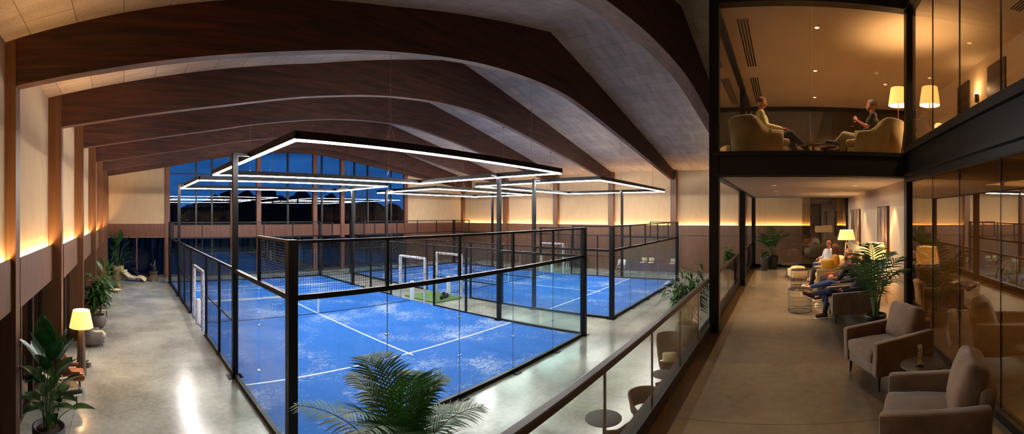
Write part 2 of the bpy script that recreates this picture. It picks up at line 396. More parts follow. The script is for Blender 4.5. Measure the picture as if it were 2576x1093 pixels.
# far gable wall
WX0, WX1 = 3.2, 23.3
wf = MB().box(-2.2, 2.88, YF, YF + .25, 2.75, 8.9).box(WX1 + .15, XR, YF, YF + .25, 2.75, 10.0)
struct('wall_far', wf, M_PLASTER)
struct('wall_far_plinth', MB().box(WX1 + .15, XR, YF - .02, YF + .2, 0, 2.8), M_FARW)
struct('trim_9', MB().box(-1.3, 2.9, YF - .08, YF, 2.8, 3.72).box(2.9, XR - .3, YF - .05, YF + .1, 2.72, 3.6), M_FARW)
posts = [(3.05, .34), (5.1, .12), (6.25, .12), (7.75, .30), (9.75, .34), (12.1, .14), (14.35, .34), (15.0, .12), (16.8, .32), (18.0, .12), (19.3, .12), (21.7, .14), (23.3, .34)]
for k in range(len(posts) - 1):
    a = posts[k][0] + posts[k][1] / 2; b = posts[k + 1][0] - posts[k + 1][1] / 2
    o = struct('window_%d' % (k + 1), MB().add([(a, YF + .06, 3.6), (b, YF + .06, 3.6), (b, YF + .06, zroof(b)), (a, YF + .06, zroof(a)), (a, YF + .09, 3.6), (b, YF + .09, 3.6), (b, YF + .09, zroof(b)), (a, YF + .09, zroof(a))], [(0, 1, 2, 3), (7, 6, 5, 4), (0, 4, 5, 1), (2, 6, 7, 3), (1, 5, 6, 2), (3, 7, 4, 0)]), M_GLW)
    MB().box(a, b, YF + .02, YF + .12, 7.24, 7.31).box(a, b, YF + .02, YF + .12, 3.55, 3.64).build('window_frame', M_BROWNST, o)
    o = struct('window_%d' % (k + 21), MB().box(a, b, YF + .06, YF + .09, .15, 2.75), M_GLW)
    MB().box(a, b, YF + .0, YF + .12, 0, .16).build('window_sill', M_DARKW, o)
pm = MB()
for x, w in posts: 
    if w < .2: pm.box(x - w / 2, x + w / 2, YF + .0, YF + .14, 0, zroof(x) + .1)
struct('trim_10', pm, M_BROWNST)
pm = MB()
for x, w in posts:
    if w > .2: pm.box(x - w / 2, x + w / 2, YF - .12, YF + .16, 0, zroof(x) + .1)
struct('trim_11', pm, M_FARW)
o = struct('window_41', MB().box(-1.2, 2.88, YF + .06, YF + .09, .12, 2.8), M_GLW)
MB().box(-1.2, 2.88, YF, YF + .14, 0, .14).box(.85, .95, YF, YF + .14, .1, 2.8).box(2.8, 2.9, YF, YF + .14, .1, 2.8).build('window_frame', M_FARW, o)
struct('wall_near', MB().box(-4, XR, YN - .2, YN, 0, 10.5), M_DARK)
struct('wall_near_hall', MB().box(16.62, XR - .1, -2.1, -1.9, 0, 9.6).box(-2.3, 16.5, -2.4, -2.25, 0, 2.0), M_DARK)

# arched glulam beams (skewed: left ends closer together than right ends)
BL = [(-1.84, 6.61), (-.08, 6.88), (2.83, 7.38), (5.49, 7.92), (9.14, 8.50), (13, 8.74), (16.1, 8.52), (21, 7.98), (30.7, 6.94)]
def bspl(x):
    p = BL
    for i in range(len(p) - 1):
        if x <= p[i + 1][0] or i == len(p) - 2:
            x0, x1 = p[i][0], p[i + 1][0]; t = (x - x0) / (x1 - x0)
            def sl(j):
                j0, j1 = max(0, j - 1), min(len(p) - 1, j + 1); return (p[j1][1] - p[j0][1]) / (p[j1][0] - p[j0][0])
            m0, m1 = sl(i) * (x1 - x0), sl(i + 1) * (x1 - x0)
            return (2 * t ** 3 - 3 * t * t + 1) * p[i][1] + (t ** 3 - 2 * t * t + t) * m0 + (-2 * t ** 3 + 3 * t * t) * p[i + 1][1] + (t ** 3 - t * t) * m1
YLs = [3.0, 7.1, 10.8, 14.4, 18.5, 22.2, 25.6]; YRs = [3.0, 8.2, 13.3, 18.4, 23.8, 28.2, 29.1]
for k in range(7):
    xs = [-1.86 + (XR + 1.86) * i / 64 for i in range(65)]; vs = []
    w = .24 if k else .45
    for x in xs:
        y = YLs[k] + (YRs[k] - YLs[k]) * (x + 1.86) / (XR + 1.86)
        zt = zroof(x) + .05; zb = bspl(x)
        vs += [(x, y, zb), (x, y + w, zb), (x, y + w, zt), (x, y, zt)]
    fs = [(i * 4 + j, i * 4 + (j + 1) % 4, i * 4 + 4 + (j + 1) % 4, i * 4 + 4 + j) for i in range(64) for j in range(4)] + [(0, 3, 2, 1), (256, 257, 258, 259)]
    o = MB().add(vs, fs).build('roof_beam', M_BEAM); o['kind'] = 'structure'
    if k == 0: o.location.y = .05

# outdoors, dusk: ground and a tree line beyond the far windows
struct('terrain', MB().box(-60, 120, YF + .5, 160, -1.0, -.8), M_NIGHT)
tl = MB(); rr = random.Random(3)
for i in range(170):
    x = -30 + i * .9 + rr.uniform(-.4, .4); y = 62 + rr.uniform(-3, 3); h = rr.uniform(6.6, 8.8) + 1.2 * math.sin(i * .13)
    tl.lathe([(.2, 0), (.2, h * .3), (rr.uniform(1.3, 2.2), h * .5), (rr.uniform(1.5, 2.2), h * .75), (rr.uniform(.8, 1.3), h * .93), (.1, h)], (x, y, -.9), 9, smooth=False, jit=.9)
tag(tl.build('treeline', M_NIGHT), 'dark line of trees outside beyond the gable windows', 'trees', kind='stuff')

# ------------------------------------------------------------------ padel courts
def wires(mb, p0, p1, z0, z1, sp=.05, w=.0045):
    p0 = Vector((p0[0], p0[1], 0)); p1 = Vector((p1[0], p1[1], 0)); L = (p1 - p0).length; d = (p1 - p0) / L
    n = int(L / sp)
    for i in range(1, n): q = p0 + d * (i * L / n); mb.bar((q.x, q.y, z0), (q.x, q.y, z1), w)
    m = max(1, int((z1 - z0) / sp))
    for j in range(1, m):
        z = z0 + (z1 - z0) * j / m; mb.bar((p0.x, p0.y, z), (p1.x, p1.y, z), w)
def court(x0, x1, y0, y1, label, netlabel, padlabels):
    xc = (x0 + x1) / 2; yn = 16.5; T = thing('padel_court', label, 'padel court', (0, 0, 0), 0, 'padel courts')
    T.location = (xc, yn, 0)
    OFF = Matrix.Translation((-xc, -yn, 0))
    def put(mb, name, mat, par=T, **k): return mb.xf(OFF).build(name, mat, par, **k)
    put(MB().box(x0, x1, y0, y1, .0, .02), 'turf', M_TURF)
    ys0, ys1 = y0 + 3.25, y1 - 3.25
    for ys in (ys0, ys1): put(MB().box(x0 + .05, x1 - .05, ys - .03, ys + .03, .021, .024), 'court_line', M_WHITE)
    for a, b in ((ys0 - .22, yn - .1), (yn + .1, ys1 + .2)): put(MB().box(xc - .03, xc + .03, a, b, .0245, .027), 'court_line', M_WHITE)
    ym0, ym1 = y0 + 3.9, 22.3                               # light masts
    for y, s in ((y0, 1), (y1, -1)):
        for x in (x0, x1):
            q = .09; put(MB().box(x - q, x + q, y - q, y + q, 0, 3.9), 'corner_post', M_COURTF, bevel=.006)
            put(MB().box(x - .16, x + .16, y - .16, y + .16, 0, .015), 'foot_plate', M_COURTF)
        seams = [x0 + (x1 - x0) * i / 5 for i in range(6)]
        for i in range(5):
            a, b = seams[i], seams[i + 1]
            put(MB().box(a + (.1 if i == 0 else .006), b - (.1 if i == 4 else .006), y - .006, y + .006, .09, 2.82), 'glass_panel', M_GL)
            m = MB(); wires(m, (a + .03, y), (b - .03, y), 2.9, 3.84); put(m, 'mesh_panel', M_WIRE)
            if i: 
                put(MB().box(a - .03, a + .03, y - .03, y + .03, 2.88, 3.86), 'upper_post', M_COURTF)
                put(MB().box(a - .005, a + .005, y - .008, y + .008, .1, 2.8), 'glass_joint', M_CHROME)
                for zc in (1.0, 1.9): put(MB().box(a - .05, a + .05, y - .022, y + .022, zc - .012, zc + .012), 'glass_clip', M_CHROME)
                put(MB().box(a - .12, a + .12, y - .22 * s, y - .02 * s, .0, .02), 'foot_bracket', M_COURTF)
        put(MB().box(x0, x1, y - .05, y + .05, .0, .1), 'base_channel', M_COURTF)
        put(MB().box(x0, x1, y - .055, y + .055, 2.80, 2.90), 'middle_rail', M_COURTF, bevel=.006)
        put(MB().box(x0, x1, y - .03, y + .03, 3.83, 3.89), 'top_rail', M_COURTF, bevel=.004)
    for x in (x0, x1):
        sgn = 1 if x == x1 else -1
        for y, ym, s in ((y0, ym0, 1), (y1, ym1, -1)):
            ye = y + 1.85 * s
            for a, b in ((y, ye), (ye, ym)):
                lo, hi = min(a, b), max(a, b)
                put(MB().box(x - .006, x + .006, lo + .06, hi - .06, .09, 2.82), 'glass_panel', M_GL)
            for zc in (.9, 1.9): put(MB().box(x - .022, x + .022, ye - .05, ye + .05, zc - .012, zc + .012), 'glass_clip', M_CHROME)
            m = MB(); wires(m, (x, y + .1 * s), (x, ye), 2.9, 3.84); put(m, 'mesh_panel', M_WIRE)
            put(MB().box(x - .035, x + .035, ye - .035, ye + .035, 2.85, 3.88), 'upper_post', M_COURTF)
            put(MB().box(x - .03, x + .03, min(y, ye), max(y, ye), 3.83, 3.89), 'top_rail', M_COURTF)
            put(MB().box(x - .05, x + .05, min(y, ym), max(y, ym), 2.80, 2.90), 'middle_rail', M_COURTF)
            put(MB().box(x - .05, x + .05, min(y, ym), max(y, ym), .0, .1), 'base_channel', M_COURTF)
            put(MB().box(x - .075, x + .075, ym - .075, ym + .075, 0, 6.02).box(min(x, x - sgn * .5), max(x, x - sgn * .5), ym - .03, ym + .03, 5.93, 6.02), 'light_mast', M_COURTF, bevel=.006)
            put(MB().box(x - .2, x + .2, ym - .16, ym + .16, 0, .02), 'foot_plate', M_COURTF)
        stops = [ym0, 12.75, 14.85, 18.3, 20.3, ym1]
        for yy in stops[1:-1]:
            put(MB().box(x - .04, x + .04, yy - .04, yy + .04, 0, 2.9), 'fence_post', M_COURTF)
            put(MB().box(x - .09, x + .09, yy - .07, yy + .07, 0, .015), 'foot_plate', M_COURTF)
        for a, b in zip(stops[:-1], stops[1:]):
            gate = (a == 14.85)
            m = MB(); wires(m, (x, a + .05), (x, b - .05), 2.3 if gate else .1, 2.86)
            put(m, 'mesh_panel', M_WIRE)
            if not gate:
                put(MB().box(x - .018, x + .018, a, b, 1.43, 1.47), 'fence_bar', M_COURTF)
                put(MB().box(x - .04, x + .04, a, b, .0, .08), 'base_channel', M_COURTF)
        put(MB().box(x - .03, x + .03, ym0, ym1, 2.86, 2.92), 'top_rail', M_COURTF)
        # padded entrance portal
        g = thing('entrance_portal', padlabels[0 if x == x0 else 1], 'gate frame', (x, yn, 0), 0, 'padded white court entrances')
        for yy, h in ((-.98, 2.25), (.98, 2.25)): MB().soft(-.07, .07, yy - .07, yy + .07, .0, h, .05, 0, 5).build('padded_post', M_PAD, g)
        MB().soft(-.06, .06, -1.0, 1.0, 2.14, 2.27, .05, 0, 6).build('padded_bar', M_PAD, g)
        MB().soft(-.1, .1, -.09, .09, .0, 1.0, .05, 0, 5).build('post_sleeve', M_TAPE, g)
    # net
    n = thing('padel_net', netlabel, 'net', (xc, yn, 0))
    a, b = x0 - xc + .12, x1 - xc - .12
    m = MB(); wires(m, (a, 0), (b, 0), .03, .86, .05, .0025); m.build('netting', M_NETM, n)
    MB().box(a, b, -.012, .012, .85, .92).build('net_tape', M_TAPE, n)
    MB().box(a, b, -.008, .008, .024, .045).build('lower_cord', M_NETM, n)
    MB().box(-.025, .025, -.014, .014, .02, .86).build('centre_strap', M_TAPE, n)
    return T
CX0, CX1, CX2, CX3, CY0, CY1 = 2.94, 13.5, 16.07, 26.8, 6.98, 26.8
court(CX0, CX1, CY0, CY1, 'nearer blue padel court with glass end walls and black mesh fencing, beside the plant aisle', 'net across the nearer blue court, by the plant aisle',
      ['white padded entrance frame opening to the aisle with the plants', 'white padded entrance frame on the corridor side of the nearer court'])
court(CX2, CX3, CY0, CY1, 'second blue padel court, beyond the corridor and next to the long lit wall', 'net across the court beside the long lit wall',
      ['white padded entrance frame behind the green mat between the courts', 'white padded entrance frame facing the long wood-panelled wall'])

# hanging light frames
def fixture(x0, x1, y0, y1, z, label, cables):
    T = thing('light_frame', label, 'pendant light', (x0, y0, z), 0, 'rectangular LED frames over the courts')
    w, h = .11, .17; L, W = x1 - x0, y1 - y0
    for nm, b in (('frame_side', (0, L, -w / 2, w / 2)), ('frame_side', (0, L, W - w / 2, W + w / 2)), ('frame_side', (-w / 2, w / 2, -w / 2, W + w / 2)), ('frame_side', (L - w / 2, L + w / 2, -w / 2, W + w / 2))):
        MB().box(b[0], b[1], b[2], b[3], .02, .02 + h).build(nm, M_BLACK, T)
    s = .027
    for b in ((s, L - s, -s, s), (s, L - s, W - s, W + s), (-s, s, -s, W + s), (L - s, L + s, -s, W + s)):
        MB().box(b[0], b[1], b[2], b[3], -.018, .018).build('diffuser', M_LED, T)
    for cx, cy in cables:
        zt = zroof(x0 + cx) - z
        m = MB().tube([(cx, cy, .55), (cx, cy, zt)], .006, 5)
        m.tube([(cx - .13, cy, .19), (cx, cy, .55)], .005, 5).tube([(cx + .13, cy, .19), (cx, cy, .55)], .005, 5)
        m.build('suspension_cable', M_CHROME, T)
        MB().lathe([(0, zt - .05), (.05, zt - .05), (.05, zt)], (cx, cy, 0), 12).build('ceiling_rose', M_BLACK, T)
fixture(3.42, 13.42, 7.9, 15.8, 5.88, 'large black rectangular light frame hanging nearest, over the near half of the first court', [(2.4, 0), (8.1, 0), (2.4, 7.9), (8.1, 7.9)])
fixture(3.3, 13.3, 18.4, 24.2, 5.88, 'rectangular light frame over the far half of the court by the aisle', [(2.4, 0), (7.6, 0), (2.4, 5.8), (7.6, 5.8)])
fixture(16.9, 26.9, 7.9, 15.2, 5.88, 'rectangular light frame over the near half of the court by the long lit wall', [(2.4, 0), (7.6, 0), (2.4, 7.3), (7.6, 7.3)])
fixture(16.7, 26.7, 18.3, 24.2, 5.88, 'farthest rectangular light frame, over the back half of the second court', [(2.4, 0), (7.6, 0), (2.4, 5.9), (7.6, 5.9)])

# ------------------------------------------------------------------ gallery (mezzanine) and its steel frame
YE = 1.30; PXF = 7.2
struct('floor_gallery', MB().box(-2.4, 16.6, YN, YE + .03, 1.98, MEZ), M_MEZ)
struct('trim_12', MB().box(-2.4, 16.6, YE + .03, YE + .08, 1.9, MEZ + .16).box(-2.4, 16.6, YE - .05, YE + .03, MEZ, MEZ + .16), M_BROWNST)
struct('trim_13', MB().box(-2.4, 16.6, YE - .22, YE - .05, MEZ + .001, MEZ + .012), wood('edge_wood', (58, 40, 22), (76, 54, 30), (1, 6, 6), .35, 3, .2))
def railing(xa, xb, seams, label):
    T = thing('glass_balustrade', label, 'railing', (xa, YE, MEZ), 0)
    zs = [xa] + seams + [xb]
    for a, b in zip(zs[:-1], zs[1:]): MB().box(a - xa + .006, b - xa - .006, -.02, -.008, .1, .92).build('glass_panel', M_GLR, T)
    for a in seams: MB().box(a - xa - .006, a - xa + .006, -.024, -.004, .1, .9).build('joint_strip', M_CHROME, T)
    MB().box(0, xb - xa, -.045, .02, .90, .955).build('handrail', M_RAILW, T, bevel=.006)
railing(-2.3, 7.08, [-1.7, -.57, .56, 1.7, 2.83, 3.96, 5.09, 6.22], 'long glass balustrade with dark handrail above the hall floor, nearest')
railing(7.32, 12.0, [9.6], 'glass balustrade section between the near black pillar and the next one')
railing(12.2, 16.4, [14.3], 'farthest short glass balustrade section, near the potted plant')
def post(n, x, y, z0, z1, w=.17, mat=M_BLACK): return struct('trim_%d' % n, MB().box(x - w / 2, x + w / 2, y - w / 2, y + w / 2, z0, z1), mat, bevel=.004)
post(14, PXF, 1.2, 0, 9.1); post(15, PXF, -2.22, 0, 9.1)
post(16, 12.1, 1.2, 0, 8.1, .16); post(17, 16.5, 1.2, 0, 8.0, .15)
post(18, 16.5, -2.5, 0, 5.1, .1); post(19, 14.2, 1.2, UP, 8.0, .12)
# horizontal steel: front beam, side beams, right-hand beam
fb = MB().box(PXF - .07, PXF + .07, -2.2, 1.2, 5.01, 5.44).box(PXF - .13, PXF + .13, -2.2, 1.2, 5.01, 5.05).box(PXF - .13, PXF + .13, -2.2, 1.2, 5.36, 5.42).box(PXF - .1, PXF + .1, -2.2, 1.2, 7.98, 8.2)
struct('trim_20', fb, M_BROWNST)
sb = MB().box(PXF, 16.5, 1.12, 1.26, 5.0, 5.1).box(PXF, 14.3, 1.12, 1.26, 5.1, 5.42).box(PXF, 14.3, 1.12, 1.26, 7.93, 8.03).box(16.44, 16.56, -2.5, 1.2, 5.02, 5.12).box(16.44, 16.56, -2.5, 1.2, 2.3, 2.42).box(14.15, 14.27, -4.5, 1.2, 7.86, 8.02)
struct('trim_21', sb, M_BLACK)
def plane_y(x): return -2.2 - .028 * (x - PXF)            # right-hand glass line (runs back past the camera)
def along(mb, xa, xb, off0, off1, z0, z1):
    ya, yb = plane_y(xa), plane_y(xb)
    return mb.add([(xa, ya + off0, z0), (xb, yb + off0, z0), (xb, yb + off1, z0), (xa, ya + off1, z0), (xa, ya + off0, z1), (xb, yb + off0, z1), (xb, yb + off1, z1), (xa, ya + off1, z1)],
                  [(3, 2, 1, 0), (4, 5, 6, 7), (0, 1, 5, 4), (1, 2, 6, 5), (2, 3, 7, 6), (3, 0, 4, 7)])
rb = MB(); XB = -2.4
along(rb, XB, PXF, -.02, .04, 5.03, 5.57); along(rb, XB, PXF, -.1, .13, 5.03, 5.07); along(rb, XB, PXF, -.1, .10, 5.44, 5.46)
along(rb, XB, PXF, -.06, .07, 5.46, 5.57); along(rb, XB, PXF, -.1, .1, 7.98, 8.2); along(rb, XB, PXF, -.05, .06, MEZ, MEZ + .09); along(rb, XB, PXF, -.06, .06, 4.93, 5.03)
struct('trim_22', rb, M_BROWNST)
sx = [PXF, 5.85, 4.8, 3.7, 2.65, 1.6, .5, -.7, -2.4]
for i in range(len(sx) - 1):
    a, b = sx[i + 1] + .006, sx[i] - .006
    struct('window_%d' % (60 + i), along(MB(), a, b, -.006, .006, MEZ + .09, 4.93), M_GLA)
    struct('window_%d' % (80 + i), along(MB(), a, b, -.006, .006, 5.57, 7.98), M_GLF)
jm = MB()
for x in sx[1:-1]: along(jm, x - .006, x + .006, -.009, .009, MEZ + .09, 4.93); along(jm, x - .006, x + .006, -.009, .009, 5.57, 7.98)
struct('trim_23', jm, M_BLACK)
# upper lounge glass, floor, ceiling, walls
for n, a, b in ((50, -.48, 1.12), (51, -2.13, -.49)): struct('window_%d' % n, MB().box(PXF - .006, PXF + .006, a, b, 5.42, 7.98), M_GLF)
struct('window_52', MB().box(PXF + .1, 12.02, 1.194, 1.206, 5.42, 7.93), M_GLB); struct('window_53', MB().box(12.18, 14.1, 1.194, 1.206, 5.42, 7.93), M_GLB)
for k, (a, b) in enumerate(((-4.4, -2.6), (-2.58, -.9), (-.88, 1.1))): struct('window_%d' % (54 + k), MB().box(14.2, 14.212, a, b, UP, 7.86), M_GLB)
struct('window_57', MB().box(16.494, 16.506, -.7, 1.12, 2.42, 5.02), M_GLF); struct('window_58', MB().box(16.494, 16.506, -2.45, -.71, 2.42, 5.02), M_GLB)
struct('floor_lounge', MB().box(PXF + .07, 14.3, -4.5, 1.12, 5.12, UP).box(XB, PXF + .07, -4.5, -2.35, 5.12, UP), plain('lounge_carpet', (150, 124, 92), .9, var=.15, scale=8))
struct('ceiling_lounge', MB().box(PXF + .05, 14.3, -4.5, 1.15, 8.0, 8.1).box(XB, PXF + .05, -4.5, -2.25, 8.0, 8.1), M_CEIL2)
struct('wall_lounge', MB().box(XB, 14.3, -4.7, -4.5, 5.13, 8.1), M_PLASTER2)
struct('ceiling_gallery', MB().box(PXF + .1, 16.44, -2.6, 1.12, 5.02, 5.12), M_CEIL2)
struct('ceiling_office', MB().box(XB, 10.5, YN, -2.3, 5.05, 5.12), M_CEIL2)
struct('wall_gallery', MB().add([(PXF + .05, -2.28, MEZ), (16.45, -2.52, MEZ), (16.45, -2.6, MEZ), (PXF + .05, -2.36, MEZ), (PXF + .05, -2.28, 5.03), (16.45, -2.52, 5.03), (16.45, -2.6, 5.03), (PXF + .05, -2.36, 5.03)],
       [(3, 2, 1, 0), (4, 5, 6, 7), (0, 1, 5, 4), (1, 2, 6, 5), (2, 3, 7, 6), (3, 0, 4, 7)]), M_PLASTER2)
struct('wall_office', MB().box(10.4, 10.5, YN, -2.37, MEZ, 5.05), M_PLASTER2)
struct('wall_office_back', MB().box(XB, 10.4, -6.6, -6.5, MEZ, 5.05), M_PLASTER2)
# lounge doors and recesses in the back wall, seen through the right-hand glass
for n, a, b in ((11, 9.5, 10.2), (12, 7.7, 8.5), (13, 5.2, 6.1)):
    o = struct('door_%d' % n, MB().box(a, b, -4.5, -4.46, UP, 7.72), M_DARKW); MB().box(a + .08, a + .11, -4.46, -4.42, UP + .95, UP + 1.15).build('door_handle', M_CHROME, o)

# ------------------------------------------------------------------ soft furniture
M_SUEDE = plain('taupe_suede', (92, 66, 46), .85, scale=5, c2=(118, 90, 66), bump=.12, sheen=.3, bscale=60)
M_SUEDEL = plain('beige_fabric', (176, 152, 112), .9, var=.08, scale=6, bump=.1, bscale=80)
M_OLIVE = plain('olive_velvet', (128, 108, 58), .8, scale=4, c2=(158, 134, 78), sheen=.4, bump=.06)
M_LEG = plain('black_leg', (14, 13, 13), .35, var=.1)
M_MUST = plain('mustard', (186, 136, 30), .85, var=.1, scale=12, bump=.2)
M_CREAM = plain('cream_shell', (214, 196, 160), .7, var=.06, scale=8)
M_LEATHER = plain('cognac_leather', (126, 66, 34), .45, var=.15, scale=10, bump=.1)
M_BLKLEATHER = plain('black_leather', (24, 22, 22), .45, var=.15, scale=10)
M_GREYF = plain('grey_fabric', (112, 106, 102), .9, var=.1, scale=9, bump=.1)
M_TAUPEP = plain('taupe_shell', (88, 72, 56), .5, var=.08, scale=5)
M_TABLE = plain('grey_tabletop', (58, 60, 64), .75, var=.04, scale=3)
M_TABLED = wood('dark_tabletop', (30, 20, 16), (44, 30, 24), (1, 4, 4), .35, 3, .3)
M_POT = plain('dark_pot', (44, 40, 40), .6, var=.12, scale=6, bump=.08)
M_POTB = plain('stone_pot', (104, 92, 84), .75, var=.12, scale=7, bump=.12)
M_SOIL = plain('soil', (46, 30, 22), .95, scale=30, c2=(84, 52, 36), bump=.6)
def shade(name, c, e):
    m, nt, out = new_mat(name)
    em = N(nt, 'ShaderNodeEmission'); em.inputs[0].default_value = lin(c); em.inputs[1].default_value = e
    t = N(nt, 'ShaderNodeBsdfTranslucent'); t.inputs[0].default_value = lin((250, 226, 170)); d = N(nt, 'ShaderNodeBsdfDiffuse'); d.inputs[0].default_value = lin((240, 222, 180))
    m1 = N(nt, 'ShaderNodeMixShader'); m1.inputs[0].default_value = .35
    nt.links.new(d.outputs[0], m1.inputs[1]); nt.links.new(t.outputs[0], m1.inputs[2])
    a = N(nt, 'ShaderNodeAddShader'); nt.links.new(m1.outputs[0], a.inputs[0]); nt.links.new(em.outputs[0], a.inputs[1]); nt.links.new(a.outputs[0], out.inputs[0])
    return m
M_SHADE = shade('lamp_shade_linen', (255, 204, 132), .75)
M_BULB = emit('warm_bulb', (255, 214, 150), 30)
M_BRASS = plain('brass', (170, 128, 70), .3, .9, var=.08)
M_STONEW = wood('carved_trunk', (52, 44, 38), (110, 94, 76), (6, 6, 1.2), .7, 4, 1.5, bump=.6)

def armchair(label, loc, rz, mat=M_SUEDE, group='taupe armchairs on the gallery', w=.84, d=.84, cush=True, cmat=None, name='armchair', arm_h=.60):
    T = thing(name, label, 'armchair', loc, rz, group); cmat = cmat or mat; a = .115
    for s in (-1, 1):                                        # front is +Y
        x0, x1 = (-w / 2, -w / 2 + a) if s < 0 else (w / 2 - a, w / 2)
        m = MB().soft(x0, x1, -d / 2, d / 2, .17, arm_h, .03, .004, 7, wr=.004)
        m.v = [(v[0] + s * .05 * max(0, v[2] - .2), v[1], v[2] + (.045 * (-v[1] / d - .1) if v[2] > .4 else 0)) for v in m.v]
        m.build('armrest', mat, T)
    m = MB().soft(-w / 2 + a, w / 2 - a, -d / 2, -d / 2 + .15, .17, .70, .04, .004, 7, wr=.004)
    m.v = [(v[0], v[1] - .16 * max(0, v[2] - .25), v[2]) for v in m.v]; m.build('backrest', mat, T)
    MB().soft(-w / 2 + a - .01, w / 2 - a + .01, -d / 2 + .05, d / 2 - .02, .17, .31, .025, 0, 6).build('seat_base', mat, T)
    MB().soft(-w / 2 + a + .004, w / 2 - a - .004, -d / 2 + .14, d / 2 + .01, .30, .45, .045, .025, 9, wr=.012).build('seat_cushion', cmat, T)
    if cush:
        m = MB().soft(-.30, .30, -.09, .12, 0, .48, .075, .06, 12, wr=.016)
        m.xf(Matrix.Translation((0, -d / 2 + .2, .40)) @ Matrix.Rotation(.30, 4, 'X')); m.build('back_cushion', cmat, T)
    for sx in (-1, 1):
        for sy in (-1, 1):
            MB().tube([(sx * (w / 2 - .07), sy * (d / 2 - .08), .175), (sx * (w / 2 - .06), sy * (d / 2 - .07), 0)], [.022, .012], 10).build('leg', M_LEG, T)
    return T
# shell following a U path: sides straight, back a half circle
def ushell(w, d, z0, harm, hback, t, flare=.1, n=30, base_r=None, straight=None):
    R = w / 2; st = (d - R) if straight is None else straight; L = st * 2 + PI * R; mb = MB()
    def path(u):
        s = u * L
        if s < st: return Vector((-R, st - s)), Vector((-1, 0))
        if s < st + PI * R:
            a = (s - st) / R; return Vector((-R * math.cos(a), -R * math.sin(a))), Vector((-math.cos(a), -math.sin(a)))
        return Vector((R, s - st - PI * R)), Vector((1, 0))
    rows = []
    for i in range(n + 1):
        u = i / n; p, nn = path(u); c = abs(2 * u - 1); k = max(0, min(1, (.78 - c) / .34)); k = k * k * (3 - 2 * k)
        h = harm + (hback - harm) * k; fl = flare * (.3 + .7 * k)
        prof = [(0, z0), (fl * .45, z0 + (h - z0) * .5), (fl, h - .02), (fl - t * .3, h), (fl - t * .75, h), (fl - t, h - .02), (fl * .45 - t, z0 + (h - z0) * .5), (-t, z0)]
        rows.append([(p.x + nn.x * o, p.y + nn.y * o - 0, z) for o, z in prof])
    m = len(rows[0]); vs = [v for r in rows for v in r]
    fs = [(i * m + j, i * m + (j + 1) % m, (i + 1) * m + (j + 1) % m, (i + 1) * m + j) for i in range(n) for j in range(m)]
    fs += [tuple(range(m))[::-1], tuple(range(n * m, n * m + m))]
    return mb.add(vs, fs, True)
def tub_chair(label, loc, rz, mat, group, w=.84, d=.84, harm=.56, hback=.82, cmat=None, legs=.13, name='tub_chair', cat='armchair', thin=False, legmat=None):
    T = thing(name, label, cat, loc, rz, group); t = .03 if thin else .10
    y0 = -(d - w / 2) / 2 + .02
    Mv = Matrix.Translation((0, y0 + .02, 0))
    ushell(w, d, legs + (.12 if thin else 0), harm, hback, t, .08 if not thin else .06).xf(Mv).build('shell', mat, T)
    MB().soft(-w / 2 + t, w / 2 - t, -w * .36, d / 2 - .02, legs, .30, .05, 0, 6).build('seat_base', mat, T)
    MB().soft(-w / 2 + t + .01, w / 2 - t - .01, -w * .34, d / 2 + .02, .29, .44, .06, .02, 8, wr=.008).build('seat_cushion', cmat or mat, T)
    for sx in (-1, 1):
        for sy in (-1, 1): MB().tube([(sx * w * .33, sy * d * .3, legs + .02), (sx * w * .36, sy * d * .34, 0)], [.022, .014], 8).build('leg', legmat or M_LEG, T)
    return T
def round_table(label, loc, r, h, top, group=None, kind='pedestal', name='side_table', legmat=M_LEG):
    T = thing(name, label, 'table', loc, 0, group)
    MB().lathe([(0, h - .018), (r - .01, h - .018), (r, h - .012), (r, h - .002), (r - .004, h), (0, h)], n=48).build('table_top', top, T)
    if kind == 'pedestal':
        MB().tube([(0, 0, .02), (0, 0, h - .02)], .018, 12).build('pedestal', legmat, T)
        MB().lathe([(0, 0), (r * .62, 0), (r * .62, .012), (.03, .022), (0, .022)], n=32).build('base', legmat, T)
    else:
        for k in range(3):
            a = 2 * PI * k / 3 + .4; MB().tube([(r * .4 * math.cos(a), r * .4 * math.sin(a), h - .02), (r * .85 * math.cos(a), r * .85 * math.sin(a), 0)], [.016, .01], 8).build('leg', legmat, T)
    return T
def basket(label, loc, r, h, group):
    T = thing('wire_basket_table', label, 'wire table', loc, 0, group)
    for z, nm in ((.006, 'base_ring'), (h, 'top_ring')):
        MB().tube([(r * math.cos(2 * PI * k / 32), r * math.sin(2 * PI * k / 32), z) for k in range(33)], .006, 6).build(nm, M_LEG, T)
    m = MB()
    for k in range(30): a = 2 * PI * k / 30; m.tube([(r * math.cos(a), r * math.sin(a), .006), (r * math.cos(a), r * math.sin(a), h)], .002, 4)
    for z in (.15, .33): m.tube([(r * math.cos(2 * PI * k / 32), r * math.sin(2 * PI * k / 32), z) for k in range(33)], .003, 4)
    m.build('wire_cage', M_LEG, T)
    MB().lathe([(0, h - .004), (r - .005, h - .004), (r - .005, h + .006), (0, h + .006)], n=32).build('table_top', M_TABLED, T)
    return T
